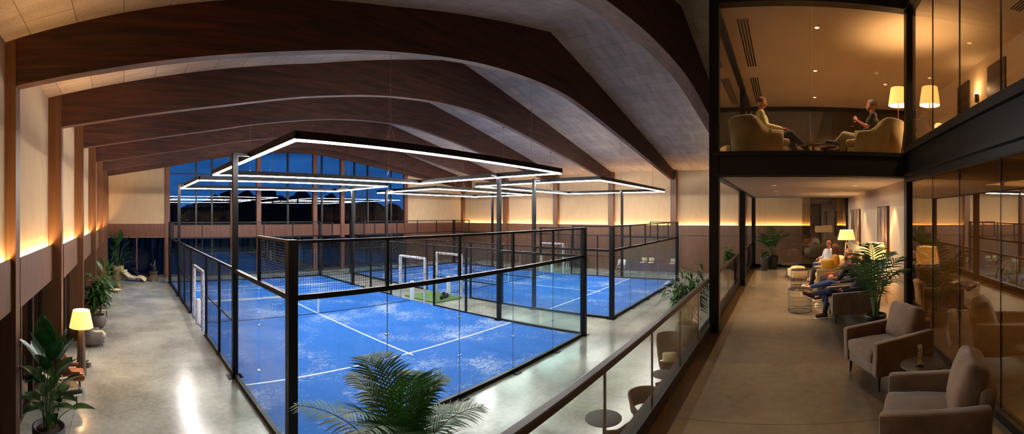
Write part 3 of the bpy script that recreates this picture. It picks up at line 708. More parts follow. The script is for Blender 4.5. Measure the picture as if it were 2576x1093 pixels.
def floor_lamp(label, loc, h, rt, rb, hs, kind, e=45, group=None):
    T = thing('floor_lamp', label, 'lamp', loc, 0, group)
    zt = h; zb = h - hs
    m = MB().lathe([(rb, zb), (rt, zt)], n=40).lathe([(rb - .004, zb), (rt - .004, zt)], n=40)
    sh = m.build('lamp_shade', M_SHADE, T)
    MB().tube([(rb * math.cos(2 * PI * k / 40), rb * math.sin(2 * PI * k / 40), zb) for k in range(41)], .004, 5).build('shade_rim', M_BRASS, sh)
    MB().ell((0, 0, zb + hs * .45), (.035, .035, .05)).build('bulb', M_BULB, T)
    if kind == 'trunk':
        MB().lathe([(0, 0), (.15, 0), (.155, .06), (.13, .25), (.115, .55), (.10, .85), (.085, zb - .12), (.08, zb + .02), (0, zb + .02)], n=28, jit=.16).build('carved_stem', M_STONEW, T)
        MB().tube([(0, 0, zb), (0, 0, zb + hs * .42)], .01, 8).build('lamp_holder', M_BRASS, T)
    elif kind == 'tripod':
        for k in range(3):
            a = 2 * PI * k / 3 + .5; MB().tube([(.03 * math.cos(a), .03 * math.sin(a), zb - .1), (.28 * math.cos(a), .28 * math.sin(a), 0)], [.012, .014], 8).build('leg', M_CREAM, T)
        MB().tube([(0, 0, zb - .14), (0, 0, zb + hs * .42)], .016, 8).build('neck', M_BRASS, T)
    else:
        MB().tube([(0, 0, .01), (0, 0, zb + hs * .42)], .012, 10).build('pole', M_BRASS, T)
        MB().lathe([(0, 0), (.14, 0), (.14, .015), (.02, .03), (0, .03)], n=28).build('base', M_BRASS, T)
    l = lamp('POINT', (loc[0], loc[1], loc[2] + zb + hs * .45 + .0), e, WARM, .06, name='lamp_light')
    return T

# ------------------------------------------------------------------ plants
def leafmat(name, a, b, rough=.35): return plain(name, a, rough, scale=5, c2=b, trans=.18, spec=.5)
M_LPALM = leafmat('palm_leaf', (26, 60, 20), (58, 108, 38), .42)
M_LBIG = leafmat('broad_leaf', (20, 52, 20), (40, 88, 36), .25)
M_LMID = leafmat('green_leaf', (30, 66, 22), (66, 112, 44), .35)
M_STEM = plain('plant_stem', (74, 92, 44), .6, var=.15, scale=8)
M_BRANCH = plain('plant_trunk', (86, 72, 52), .8, var=.2, scale=8)
def blade(mb, base, d, up, L, W, droop=.5, fold=.25, nu=7, shape=1.0, tipdrop=0):
    """one leaf: strip curving downwards with a folded midrib"""
    d = d.normalized(); side = d.cross(up).normalized(); nn = side.cross(d).normalized(); pts = []
    for i in range(nu + 1):
        t = i / nu; w = W * math.sin(PI * min(1, t ** shape * .97 + .03)) ** .8 * .5
        if i == nu: w = W * .01
        c = base + d * (L * t) + Vector((0, 0, -1)) * (L * droop * t * t) + nn * 0
        pts += [c - side * w + nn * w * fold, c, c + side * w + nn * w * fold]
    mb.add(pts, [(3 * i + j, 3 * i + 3 + j, 3 * i + 4 + j, 3 * i + 1 + j) for i in range(nu) for j in range(2)], True)
def pot(T, kind, r, h, mat, z0=0):
    if kind == 'bowl': prof = [(0, 0), (r * .55, 0), (r * .85, h * .2), (r, h * .5), (r * .92, h * .82), (r * .78, h), (r * .70, h), (r * .74, h * .88), (0, h * .88)]
    elif kind == 'taper': prof = [(0, 0), (r * .72, 0), (r * .78, .02), (r, h - .03), (r, h), (r * .9, h), (r * .88, h - .06), (0, h - .06)]
    else: prof = [(0, 0), (r * .9, 0), (r * .97, h * .3), (r, h), (r * .88, h), (r * .86, h - .06), (0, h - .06)]
    MB().lathe([(a, b + z0) for a, b in prof], n=36).build('pot', mat, T)
    MB().lathe([(0, h * .9 + z0), (r * .74, h * .88 + z0 + .001), (r * .76, h * .85 + z0)][::-1], n=24, jit=.1).build('soil', M_SOIL, T)
def palm(name, label, loc, h, n, seed, potr=.2, poth=.32, spread=1.0, potmat=M_POT, mat=M_LPALM, group=None, hang=.6, lf=.34, lw=.026, z0=0, nl=22):
    T = thing(name, label, 'plant', loc, 0, group); R = random.Random(seed); pot(T, 'taper', potr, poth, potmat, z0)
    fol = MB(); st = MB()
    for k in range(n):
        az = 2 * PI * (k * .381966) + R.uniform(-.3, .3); out = (.25 + .75 * ((k % 5) / 4) + R.uniform(-.08, .08)) * spread
        L = h * R.uniform(.72, 1.0) * (1 - .22 * (k % 5) / 4); hd = Vector((math.cos(az), math.sin(az), 0))
        b0 = Vector((hd.x * potr * .35 * R.random(), hd.y * potr * .35 * R.random(), poth * .85 + z0)); pts = []
        m = 16
        for i in range(m + 1):
            t = i / m; hz = out * L * (.12 * t + .55 * t * t); vz = (L - poth) * (1.12 * t - (.34 + .18 * out) * t ** 2.6)
            pts.append(b0 + hd * hz + Vector((0, 0, vz)))
        st.tube(pts, [.011 * (1 - .75 * i / m) + .002 for i in range(m + 1)], 5, False)
        for j in range(nl):
            t = .38 + .62 * (j + .5) / nl; f = t * m; i = min(m - 1, int(f)); p = pts[i].lerp(pts[i + 1], f - i); d = (pts[i + 1] - pts[i]).normalized()
            sd = d.cross(Vector((0, 0, 1)))
            if sd.length < .01: sd = Vector((1, 0, 0))
            sd.normalize(); up = sd.cross(d).normalized()
            ll = lf * (math.sin(PI * (.18 + .75 * (t - .38) / .62))) * R.uniform(.9, 1.08)
            for s in (-1, 1):
                dd = d * (.55 + .5 * (t - .38)) + sd * s * .95 + up * .12
                blade(fol, p, dd, up, ll, lw, hang * R.uniform(.5, 1.1), .3, 4, .6)
    st.build('fronds_stems', M_STEM, T).name = 'stem'
    fol.build('foliage', mat, T); return T
def broad(name, label, loc, h, n, seed, potr=.3, poth=.45, leafL=.42, leafW=.2, mat=M_LBIG, potkind='round', potmat=M_POT, group=None, spread=.5, flowers=0, z0=0, droop=.35):
    T = thing(name, label, 'plant', loc, 0, group); R = random.Random(seed); pot(T, potkind, potr, poth, potmat, z0); fol = MB(); st = MB(); fl = MB()
    zb = poth * .88 + z0
    for k in range(n):
        az = 2 * PI * k * .381966 + R.uniform(-.4, .4); q = (k + .5) / n; hd = Vector((math.cos(az), math.sin(az), 0))
        top = zb + (h - zb - leafL * .6) * (.22 + .78 * q) * R.uniform(.92, 1.05); out = spread * (1.08 - .8 * q) * R.uniform(.6, 1.1)
        b0 = Vector((hd.x * potr * .3 * R.random(), hd.y * potr * .3 * R.random(), zb)); tip = Vector((hd.x * out, hd.y * out, top)); mid = b0.lerp(tip, .55) - hd * out * .22 + Vector((0, 0, .05))
        pts = [b0 * (1 - t) ** 2 + mid * 2 * t * (1 - t) + tip * t * t for t in [i / 6 for i in range(7)]]
        st.tube(pts, [.011 * (1 - .5 * i / 6) for i in range(7)], 6, False)
        d = (tip - pts[5]).normalized() * (.25 + .9 * q) + hd * (1.0 - .62 * q) + Vector((0, 0, .15))
        sc_ = (.7 + .45 * q) * R.uniform(.85, 1.12)
        blade(fol, tip, d, Vector((R.uniform(-.2, .2), R.uniform(-.2, .2), 1)) + hd * -.2 if d.normalized().z < .9 else hd, leafL * sc_, leafW * sc_, droop * (1.1 - q * .8), .3, 9, .8)
        if R.random() < .45:
            blade(fol, pts[4], hd + Vector((R.uniform(-.8, .8), R.uniform(-.8, .8), .3)), Vector((0, 0, 1)), leafL * .7, leafW * .7, droop * 1.2, .3, 7, .8)
    for k in range(flowers):
        az = R.uniform(0, 6.28); rr_ = R.uniform(.05, spread * .5); p = Vector((rr_ * math.cos(az), rr_ * math.sin(az), zb + R.uniform(.25, .65) * (h - zb)))
        fl.caps(p, p + Vector((.02, 0, .07)), .028, .012, 8)
    st.build('stem', M_STEM, T); fol.build('foliage', mat, T)
    if flowers: fl.build('blossom', M_WHITE, T)
    return T
def bushy(name, label, loc, h, n, seed, potr=.22, poth=.4, spread=.45, mat=M_LMID, potmat=M_POT, potkind='taper', z0=0, lL=.26, lW=.07, group=None, flowers=0):
    T = thing(name, label, 'plant', loc, 0, group); R = random.Random(seed); pot(T, potkind, potr, poth, potmat, z0); fol = MB(); st = MB(); zb = poth * .88 + z0
    for k in range(n):
        az = 2 * PI * k * .381966; hd = Vector((math.cos(az), math.sin(az), 0)); q = R.random(); top = zb + (h - zb) * (.35 + .6 * q); out = spread * R.uniform(.2, .9) * (1.15 - .4 * q)
        b0 = Vector((hd.x * potr * .3, hd.y * potr * .3, zb)); tip = Vector((hd.x * out, hd.y * out, top)); pts = [b0.lerp(tip, t) + Vector((0, 0, .12 * math.sin(PI * t))) for t in [i / 6 for i in range(7)]]
        st.tube(pts, [.010 * (1 - .6 * i / 6) for i in range(7)], 5, False)
        for j in range(9):
            a2 = R.uniform(0, 6.28); p = pts[min(6, 2 + j // 2)]; dd = Vector((math.cos(a2), math.sin(a2), R.uniform(-.1, .8)))
            blade(fol, p, dd, Vector((0, 0, 1)) if abs(dd.normalized().z) < .9 else hd, lL * R.uniform(.7, 1.2), lW * R.uniform(.8, 1.2), R.uniform(.3, .8), .25, 5, .8)
    st.build('stem', M_BRANCH, T); fol.build('foliage', mat, T)
    if flowers:
        fl = MB()
        for k in range(flowers):
            az = R.uniform(0, 6.28); p = Vector((spread * .5 * math.cos(az), spread * .5 * math.sin(az), zb + R.uniform(.2, .7) * (h - zb))); fl.ell(p, (.03, .03, .022), n=6)
        fl.build('blossom', M_WHITE, T)
    return T

# ------------------------------------------------------------------ people
M_SKIN = plain('skin', (196, 136, 106), .5, var=.06, scale=14)
M_SKIN2 = plain('skin_ruddy', (186, 116, 86), .5, var=.08, scale=14)
M_EYE = plain('eye', (30, 24, 22), .2, var=.02)
def remesh(mb, vox, name, mat, sm=4, extra=None, parent=None):
    me = mb.mesh(name + '_raw', mat); o = bpy.data.objects.new(name + '_raw', me); COL.objects.link(o)
    r = o.modifiers.new('r', 'REMESH'); r.mode = 'VOXEL'; r.voxel_size = vox; r.use_smooth_shade = True
    s = o.modifiers.new('s', 'SMOOTH'); s.iterations = sm; s.factor = .5
    dg = bpy.context.evaluated_depsgraph_get(); ev = o.evaluated_get(dg); m2 = bpy.data.meshes.new_from_object(ev, depsgraph=dg)
    vs = [tuple(v.co) for v in m2.vertices]; fs = [tuple(p.vertices) for p in m2.polygons]
    bpy.data.objects.remove(o); bpy.data.meshes.remove(me); bpy.data.meshes.remove(m2)
    out = MB().add(vs, fs, True)
    if extra: out.add(extra.v, extra.f, True)
    return out.build(name, mat, parent)
def hand(ex, body, w, d, palm_n, curl=.5, s=1, thumb=1):
    """palm in the body skin; four fingers and a thumb as chains rooted in it. w wrist, d finger direction, palm_n palm normal"""
    d = d.normalized(); pn = (palm_n - d * palm_n.dot(d)).normalized(); sd = d.cross(pn).normalized()
    c = w + d * .05; body.caps(w, w + d * .03, .026, .028); Mx = Matrix((sd, d, pn)).transposed().to_3x3()
    body.ell(c, (.040, .048, .017), Mx)
    for k, (o, L) in enumerate(((-.030, .066), (-.010, .076), (.011, .072), (.030, .056))):
        p = c + d * .036 + sd * o; dd = d.copy(); a = curl * .55; r = .0085
        pts = [c + d * .012 + sd * o * .85, p]
        for seg in (.45, .32, .23):
            dd = (dd * math.cos(a) + pn * math.sin(a)).normalized(); pn2 = (pn * math.cos(a) - d * math.sin(a)); p = p + dd * L * seg * 1.15; pts.append(p.copy()); a = curl * .5
        ex.tube(pts, [.009, .0092, .0085, .008, .0058], 8)
    t0 = w + d * .022 + sd * -.03 * thumb; t1 = t0 + (d * .5 - sd * .75 * thumb + pn * .35).normalized() * .038; t2 = t1 + (d * .9 - sd * .2 * thumb + pn * .35).normalized() * .034
    ex.tube([w + d * .02, t0, t1, t2], [.012, .0115, .010, .0065], 8)
def person(label, loc, rz, c, seat=.385, lean=.16, cross=None, knees=(.53, .53), legs=((.62, .10), (.60, .10)), arms='lap', head_turn=0, head_pitch=0, hair='short', shoe=None, glasses=False, beard=False, sleeves=True, group='people'):
    """seated figure facing +Y; c = dict(skin, top, trousers, hair, shoe)"""
    T = thing('person', label, 'person', loc, rz, group); V = Vector; T.scale = (.93, .93, .93)
    body = MB(); ex = MB(); top = MB(); tr = MB()
    hip = V((0, 0, seat + .09)); wst = hip + V((0, -.02 - lean * .25, .17)); ch = wst + V((0, -lean * .45, .20)); sh = ch + V((0, -lean * .25 + .01, .14)); nk = sh + V((0, .01, .07)); hd = nk + V((0, .03, .145))
    body.caps(hip, wst, .125, .11).caps(wst, ch, .115, .13).caps(ch, sh, .125, .085)
    body.caps(hip - V((.07, 0, 0)), hip + V((.07, 0, 0)), .10, .10)
    body.caps(sh + V((-.13, 0, -.02)), sh + V((.13, 0, -.02)), .062, .062).caps(ch + V((-.07, .01, 0)), ch + V((.07, .01, 0)), .10, .10)
    body.caps(sh, nk + V((0, .012, .05)), .062, .056)
    for a, b, r0, r1 in ((hip, wst, .142, .138), (wst, ch, .14, .148), (ch, sh, .14, .085)): top.caps(a, b, r0, r1)
    top.caps(sh + V((-.14, 0, -.025)), sh + V((.14, 0, -.025)), .074, .074).caps(ch + V((-.085, .01, 0)), ch + V((.085, .01, 0)), .112, .112).caps(wst + V((-.05, .04, 0)), wst + V((.05, .04, 0)), .12, .12)
    tr.caps(hip - V((.075, 0, .01)), hip + V((.075, 0, -.01)), .125, .125)
    # head
    Rm = Matrix.Rotation(head_turn, 3, 'Z') @ Matrix.Rotation(head_pitch, 3, 'X')
    def hp(x, y, z): return hd + Rm @ V((x, y, z))
    body.ell(hp(0, -.012, .03), (.076, .094, .092), Rm).ell(hp(0, .02, -.02), (.060, .074, .086), Rm).ell(hp(0, .045, -.078), (.034, .034, .028), Rm)
    body.caps(hp(0, .088, .012), hp(0, .108, -.022), .009, .015, 8).ell(hp(0, .083, .030), (.05, .018, .012), Rm).ell(hp(0, .088, -.052), (.024, .012, .009), Rm)
    for s in (-1, 1): body.ell(hp(s * .079, -.004, -.004), (.010, .020, .032), Rm).ell(hp(s * .034, .066, -.018), (.022, .018, .02), Rm)
    # legs
    for i, s in enumerate((1, -1)):
        hj = hip + V((s * .09, .02, -.02)); kz = knees[i]; ay, az = legs[i]
        kn = V((s * .11, .50, kz)); an = V((s * .12, ay, az)); fd = V((s * .12, .97, -.08))
        if cross == i:
            kn = V((s * .045, .49, seat + .22)); an = V((-s * .24, ay, az)); fd = V((-s * .10, .93, .38))
        body.caps(hj, kn, .082, .056).caps(kn, an, .055, .036); body.caps(an, an + fd.normalized() * .13, .036, .028)
        tr.caps(hj, kn, .098, .072).caps(kn, kn.lerp(an, .9), .071, .052)
        # shoe
        f = fd.normalized(); sd = f.cross(V((0, 0, 1))).normalized(); u = sd.cross(f)
        sM = Matrix((sd, f, u)).transposed().to_4x4(); sM.translation = an + u * -.045
        shm = MB().soft(-.047, .047, -.075, .20, -.035, .035, .034, .012, 8, M=sM).soft(-.042, .042, -.07, .07, -.02, .075, .034, 0, 7, M=sM)
        so = shm.build('shoe', c['shoe'], T)
        MB().soft(-.051, .051, -.08, .208, -.05, -.026, .012, 0, 8, M=sM).build('sole', c.get('sole', M_WHITE), so)
    # arms
    for i, s in enumerate((1, -1)):
        s0 = sh + V((s * .175, 0, -.03)); mode = arms if isinstance(arms, str) else arms[i]
        el = sh + V((s * .25, .04, -.30)); wr = hip + V((s * .07, .30, .12)); fd = V((-s * .7, .5, -.25)); pn = V((0, -.1, -1))
        if mode == 'rest': el = sh + V((s * .29, -.02, -.27)); wr = el + V((-s * .02, .25, -.01)); fd = V((0, 1, -.25))
        if mode == 'chin': el = hip + V((s * .17, .22, .20)); wr = hd + V((s * .05, .10, -.15)); fd = V((-s * .4, .1, 1)); pn = V((0, -1, .2))
        if mode == 'raise': el = sh + V((s * .25, .10, -.27)); wr = el + V((-s * .06, .20, .13)); fd = V((-s * .3, .6, .8)); pn = V((-s, -.2, 0))
        if mode == 'hold': el = sh + V((s * .24, .06, -.28)); wr = hip + V((s * .05, .36, .20)); fd = V((-s * .6, .5, .1)); pn = V((0, -.5, -.6))
        body.caps(s0, el, .050, .040).caps(el, wr, .040, .027); hand(ex, body, wr, fd, pn, .6, thumb=s)
        top.caps(s0, el if sleeves else s0.lerp(el, .72), .064, .058)
        if sleeves: top.caps(el, el.lerp(wr, .84), .056, .042)
    remesh(body, .0115, 'body', c['skin'], 3, ex, T)
    tp = remesh(top, .015, 'top', c['top'], 3, None, T); tp.name = 'shirt'
    remesh(tr, .015, 'trousers', c['trousers'], 3, None, T)
    if c.get('jacket'):
        j = MB()
        for s in (-1, 1): j.caps(wst + V((s * .10, .03, -.05)), sh + V((s * .10, .02, -.05)), .085, .06)
        j.caps(wst + V((0, -.06, -.04)), ch + V((0, -.06, .05)), .12, .11)
        remesh(j, .016, 'jacket', c['jacket'], 3, None, T)
    for s in (-1, 1): MB().ell(hp(s * .031, .083, .004), (.0095, .007, .0075), n=8).build('eye', M_EYE, T)
    hm = MB()
    if hair in ('short', 'buzz', 'long'):
        t = .007 if hair == 'buzz' else .014; nU, nV = 16, 24
        def fn(a, b):
            u = a; az = b * 2 * PI; front = max(0, math.sin(az)); lim = 1.95 - 1.05 * front - (0 if hair != 'long' else -.0)
            th = .02 + (lim) * u; return hp((.078 + t) * math.sin(th) * math.cos(az), -.014 + (.096 + t) * math.sin(th) * math.sin(az), .03 + (.094 + t) * math.cos(th))
        hm.grid(fn, nU, nV)
        if hair == 'long':
            for k in range(-4, 5):
                a = -PI / 2 + k * .42; p = hp(.085 * math.cos(a), -.015 + .10 * math.sin(a), .03); hm.caps(p, p + V((math.cos(a) * .02, math.sin(a) * .02 - .01, -.20)), .036, .028, 8)
        hm.build('hair', c['hair'], T)
    if beard:
        MB().ell(hp(0, .046, -.066), (.052, .052, .046), Rm).build('beard', c['beard'], T)
    if glasses:
        g = MB()
        for s in (-1, 1):
            ctr = hp(s * .032, .098, .004); ax = Rm @ V((1, 0, 0)); az_ = Rm @ V((0, 0, 1))
            g.tube([ctr + ax * .024 * math.cos(2 * PI * k / 16) + az_ * .017 * math.sin(2 * PI * k / 16) for k in range(17)], .0022, 5)
            g.tube([hp(s * .056, .096, .008), hp(s * .08, .0, .008)], .002, 5)
        g.tube([hp(-.01, .1, .008), hp(.01, .1, .008)], .002, 5).build('eyeglasses', M_LEG, T)
    return T
def cloth(n, c, v=.1): return plain(n, c, .9, var=v, scale=9, bump=.15, bscale=50)
C_JEANS = cloth('blue_denim', (40, 58, 104), .22); C_JEANSD = cloth('dark_denim', (28, 36, 66), .25); C_WSHIRT = cloth('white_shirt', (222, 220, 222)); C_CREAMSW = cloth('cream_sweater', (206, 196, 150))
C_BLK = cloth('black_tee', (22, 22, 28)); C_DKTR = cloth('charcoal_trousers', (36, 34, 42)); C_LTTR = cloth('stone_trousers', (150, 142, 122)); C_BROWNJ = cloth('brown_jacket', (74, 42, 32)); C_NAVY = cloth('navy_jacket', (36, 34, 46)); C_MUSTT = cloth('mustard_top', (180, 128, 40))
S_BRN = cloth('brown_shoe', (60, 42, 32)); S_WHT = cloth('white_shoe', (226, 216, 186)); S_BLK = cloth('black_shoe', (24, 24, 28))
H_GREY = cloth('grey_hair', (120, 108, 98)); H_GING = cloth('ginger_hair', (120, 70, 42)); H_BRN = cloth('brown_hair', (96, 56, 34)); H_DK = cloth('dark_hair', (66, 48, 36))
# ================================================================== placement
# --- plant aisle along the left wall
broad('broad_leaf_plant', 'tall broad-leaf plant in a round dark pot, nearest in the aisle by the first column', (-1.38, 7.62, 0), 2.32, 24, 5, .31, .46, .60, .32, spread=.38, droop=.22, potmat=M_POT)
floor_lamp('lit floor lamp with carved stone-like trunk on the aisle floor', (-1.16, 11.35, 0), 1.76, .23, .33, .46, 'trunk', 160)
o = MB().ell((-1.02, 11.95, .10), (.10, .10, .10)).build('metal_ball', plain('pewter', (120, 120, 122), .3, .9, var=.2)); tag(o, 'small dull metal ball on the floor beside the trunk lamp', 'ornament')
tub_chair('cream shell chair with dark seat between the broad-leaf plant and the trunk lamp', (-1.36, 9.5, 0), -1.1, M_CREAM, 'aisle chairs', .68, .66, .50, .74, M_BLKLEATHER, .34, 'shell_chair', 'chair', True)
tub_chair('cognac leather shell chair against the left wall behind the cream one', (-1.3, 10.4, 0), -1.4, M_LEATHER, 'aisle chairs', .62, .6, .55, .86, M_LEATHER, .34, 'shell_chair', 'chair', True)
tub_chair('small grey tub armchair with pale trim just beyond the trunk lamp', (-.98, 14.0, 0), -1.3, M_GREYF, 'aisle chairs', .66, .66, .5, .62, M_CREAM, .1)
bushy('flowering_plant', 'leafy plant with white flowers in a round stone bowl pot', (-1.02, 16.2, 0), 2.5, 20, 9, .36, .5, .62, M_LMID, M_POTB, 'bowl', lL=.5, lW=.17, flowers=14)
tub_chair('pale shell chair half hidden behind the flowering bowl plant', (-.95, 18.0, 0), -1.5, M_CREAM, 'aisle chairs', .6, .6, .5, .7, M_GREYF, .34, 'shell_chair', 'chair', True)
broad('broad_leaf_plant', 'mid-aisle leafy plant in a grey pot behind the flowering bowl plant', (-.85, 20.6, 0), 2.3, 22, 12, .32, .5, .6, .2, M_LMID, 'taper', M_POTB, spread=.6)
round_table('small pale wooden stool table by the black aisle armchair', (-.45, 21.8, 0), .3, .48, M_CREAM, kind='legs', legmat=M_CREAM)
tub_chair('black leather armchair with yellow seat near the far aisle plants', (-.6, 23.6, 0), -1.4, M_BLKLEATHER, 'aisle chairs', .74, .74, .55, .72, M_MUST, .1)
broad('banana_plant', 'big dark banana-like plant in a pale flared pot at the far aisle corner', (-.42, 28.1, 0), 3.2, 26, 21, .42, .95, .95, .3, M_LBIG, 'taper', M_SUEDEL, spread=.85)
def lounger(label, loc, rz, mat):
    T = thing('lounge_recliner', label, 'lounge chair', loc, rz)
    pr = [(-.75, .62), (-.55, .50), (-.25, .28), (.1, .22), (.35, .30), (.62, .26), (.82, .10)]
    m = MB(); vs = []
    for y, z in pr:
        for x, dz in ((-.36, .07), (-.30, .0), (.30, .0), (.36, .07)): vs.append((x, y, z + dz))
    for y, z in pr:
        for x, dz in ((-.36, .07), (-.30, .0), (.30, .0), (.36, .07)): vs.append((x * .97, y, z + dz - .06))
    n = len(pr) * 4
    fs = [(i * 4 + j, i * 4 + j + 1, i * 4 + 5 + j, i * 4 + 4 + j) for i in range(6) for j in range(3)]; fs += [(n + f[0], n + f[3], n + f[2], n + f[1]) for f in list(fs)]
    fs += [(i * 4, i * 4 + 4, n + i * 4 + 4, n + i * 4) for i in range(6)] + [(i * 4 + 3, n + i * 4 + 3, n + i * 4 + 7, i * 4 + 7) for i in range(6)] + [(0, n, n + 1, 1), (1, n + 1, n + 2, 2), (2, n + 2, n + 3, 3)] + [(24, 25, n + 25, n + 24), (25, 26, n + 26, n + 25), (26, 27, n + 27, n + 26)]
    m.add(vs, fs, True).build('shell', mat, T)
    MB().soft(-.28, .28, -.78, -.5, .60, .72, .05, .02, 6, M=Matrix.Rotation(0, 4, 'X')).build('headrest', mat, T)
    for s in (-1, 1):
        MB().tube([(s * .3, -.5, .42), (s * .3, -.6, 0)], .018, 8).build('leg', M_LEG, T); MB().tube([(s * .3, .3, .24), (s * .3, .4, 0)], .018, 8).build('leg', M_LEG, T)
    return T
lounger('cream reclining lounge chair on the floor near the far aisle window', (.62, 27.5, 0), -1.9, M_CREAM)
lounger('black reclining lounge chair behind the cream recliner by the far window', (1.3, 28.5, 0), -1.8, M_BLKLEATHER)
s = thing('driftwood_sculpture', 'dark driftwood sculpture on a flared brown plinth by the far aisle window', 'sculpture', (1.95, 27.6, 0))
MB().lathe([(0, 0), (.42, 0), (.36, .15), (.22, .42), (.30, .62), (0, .62)], n=10, jit=.5, smooth=False).build('plinth', M_STONEW, s)
MB().tube([(0, 0, .6), (.08, 0, .8), (-.03, .02, 1.0), (.06, 0, 1.18), (.1, 0, 1.36)], [.17, .13, .16, .08, .03], 8).tube([(0, 0, .75), (-.2, 0, 1.1), (-.17, 0, 1.2)], [.07, .04, .01], 6).build('figure', M_LEG, s)

# --- corridor between courts: green mat with dumbbells
o = MB().soft(-.95, .95, -1.25, 1.25, 0, .06, .03, 0, 6).build('practice_mat', plain('green_mat', (78, 108, 52), .9, var=.12, scale=20)); o.location = (14.85, 16.4, 0)
tag(o, 'green turf mat on the corridor floor between the two courts', 'mat')
for i, (x, y, a) in enumerate(((14.75, 15.5, .3), (15.25, 15.9, 1.2))):
    t = thing('kettle_weight', ['dark round-ended hand weight lying nearer on the green mat', 'dark round-ended hand weight lying behind the other on the green mat'][i], 'hand weight', (x, y, .06), a, 'hand weights on the mat')
    MB().tube([(-.16, 0, .11), (.16, 0, .11)], .02, 10).build('handle', M_LEG, t)
    for s_ in (-1, 1): MB().lathe([(0, -.06), (.08, -.06), (.11, -.03), (.11, .03), (.08, .06), (0, .06)], n=18).xf(Matrix.Translation((s_ * .2, 0, .11)) @ Matrix.Rotation(PI / 2, 4, 'Y')).build('weight_head', M_LEG, t)
# --- things along the right wall behind the second court
def stool(label, loc, rz):
    T = thing('bar_stool', label, 'stool', loc, rz, 'tall pale stools by the right wall')
    MB().soft(-.2, .2, -.2, .2, .78, .84, .03, .01, 6).build('seat', M_CREAM, T); MB().soft(-.2, .2, -.22, -.18, .9, 1.15, .02, .01, 5).build('backrest', M_CREAM, T)
    for sx in (-1, 1):
        for sy in (-1, 1): MB().tube([(sx * .17, sy * .17, .8), (sx * .22, sy * .22, 0)], .016, 6).build('leg', M_CHROME, T)
    for sy in (-1, 1): MB().bar((-.2, sy * .2, .3), (.2, sy * .2, .3), .016).build('footrest', M_CHROME, T)
    for q in (-.14, .14): MB().bar((q, -.19, .82), (q, -.2, 1.0), .016).build('back_stay', M_CHROME, T)
    return T
stool('tall pale stool by the right wall, left one of the two side by side', (29.6, 10.3, 0), 1.5); stool('tall pale stool by the right wall, right one of the two side by side', (29.6, 9.7, 0), 1.6)
stool('lone tall pale stool by the right wall, nearest the court corner post', (29.4, 8.0, 0), 1.5)
T = tub_chair('white moon-shaped chair standing by the right wall behind the court glass', (29.3, 12.0, 0), 1.4, M_WHITE, None, .6, .55, .5, .95, M_GREYF, .4, 'shell_chair', 'chair', True)
t = thing('bench', 'white-legged blue-grey bench by the right wall behind the second court', 'bench', (30.0, 16.2, 0))
MB().soft(-.22, .22, -.9, .9, .42, .5, .03, 0, 6).build('seat', C_NAVY, t); MB().soft(.14, .22, -.9, .9, .55, .95, .03, 0, 6).build('backrest', C_NAVY, t)
for sy in (-1, 1):
    for sx in (-1, 1): MB().bar((sx * .17, sy * .8, 0), (sx * .17, sy * .8, .43), .04).build('leg', M_TAPE, t)
    MB().bar((.18, sy * .5, .48), (.18, sy * .5, .6), .03).build('back_stay', M_TAPE, t)
# --- hall floor below the gallery
palm('palm', 'big feathery palm in the foreground standing on the hall floor before the nearer court', (3.35, 4.3, 0), 3.35, 21, 3, .3, .5, .85, M_POT, lf=.5, lw=.032, hang=.28, nl=22)
T = round_table('grey round table below the balustrade, nearest', (7.2, 3.3, 0), .35, .52, M_TABLE, 'grey round tables below the gallery')
round_table('grey round table below the balustrade beside the high-backed chair', (9.7, 2.85, 0), .30, .52, M_TABLE, 'grey round tables below the gallery')
tub_chair('taupe tub chair below the balustrade, partly behind the nearest grey table', (6.55, 2.72, 0), .5, M_TAUPEP, 'taupe chairs below the gallery', .66, .62, .55, .68, M_BLKLEATHER, .3, 'shell_chair', 'chair', True)
tub_chair('taupe tub chair below the balustrade with its back to the second pane joint', (7.95, 2.62, 0), 2.6, M_TAUPEP, 'taupe chairs below the gallery', .66, .62, .55, .76, M_BLKLEATHER, .3, 'shell_chair', 'chair', True)
tub_chair('taupe tub chair below the balustrade between the two grey tables', (9.0, 2.5, 0), .9, M_TAUPEP, 'taupe chairs below the gallery', .62, .6, .55, .74, M_SUEDEL, .3, 'shell_chair', 'chair', True)
T = tub_chair('high round-backed brown chair with a pale cushion below the gallery', (10.7, 2.95, 0), 2.0, M_SUEDE, 'taupe chairs below the gallery', .66, .6, .6, 1.15, M_BLKLEATHER, .3, 'high_back_chair', 'chair', True)
o = MB().soft(-.2, .2, -.06, .06, -.13, .13, .05, .03, 7).build('cushion', C_CREAMSW); o.location = (10.62, 2.95, .61); o.rotation_euler = (.3, 0, 2.0); tag(o, 'pale cushion lying on the high round-backed chair', 'cushion')
bushy('potted_plant', 'leafy plant in a round stone pot behind the balustrade by the black pillar', (13.6, 3.2, 0), 3.0, 40, 31, .42, .75, .8, M_LMID, M_POTB, 'bowl', lL=.5, lW=.1)
bushy('potted_plant', 'smaller leafy plant on the hall floor beyond the gallery glass', (28.0, 3.62, 0), 2.3, 30, 41, .5, 1.1, .62, M_LMID, M_POT, 'taper', lL=.34, lW=.11)

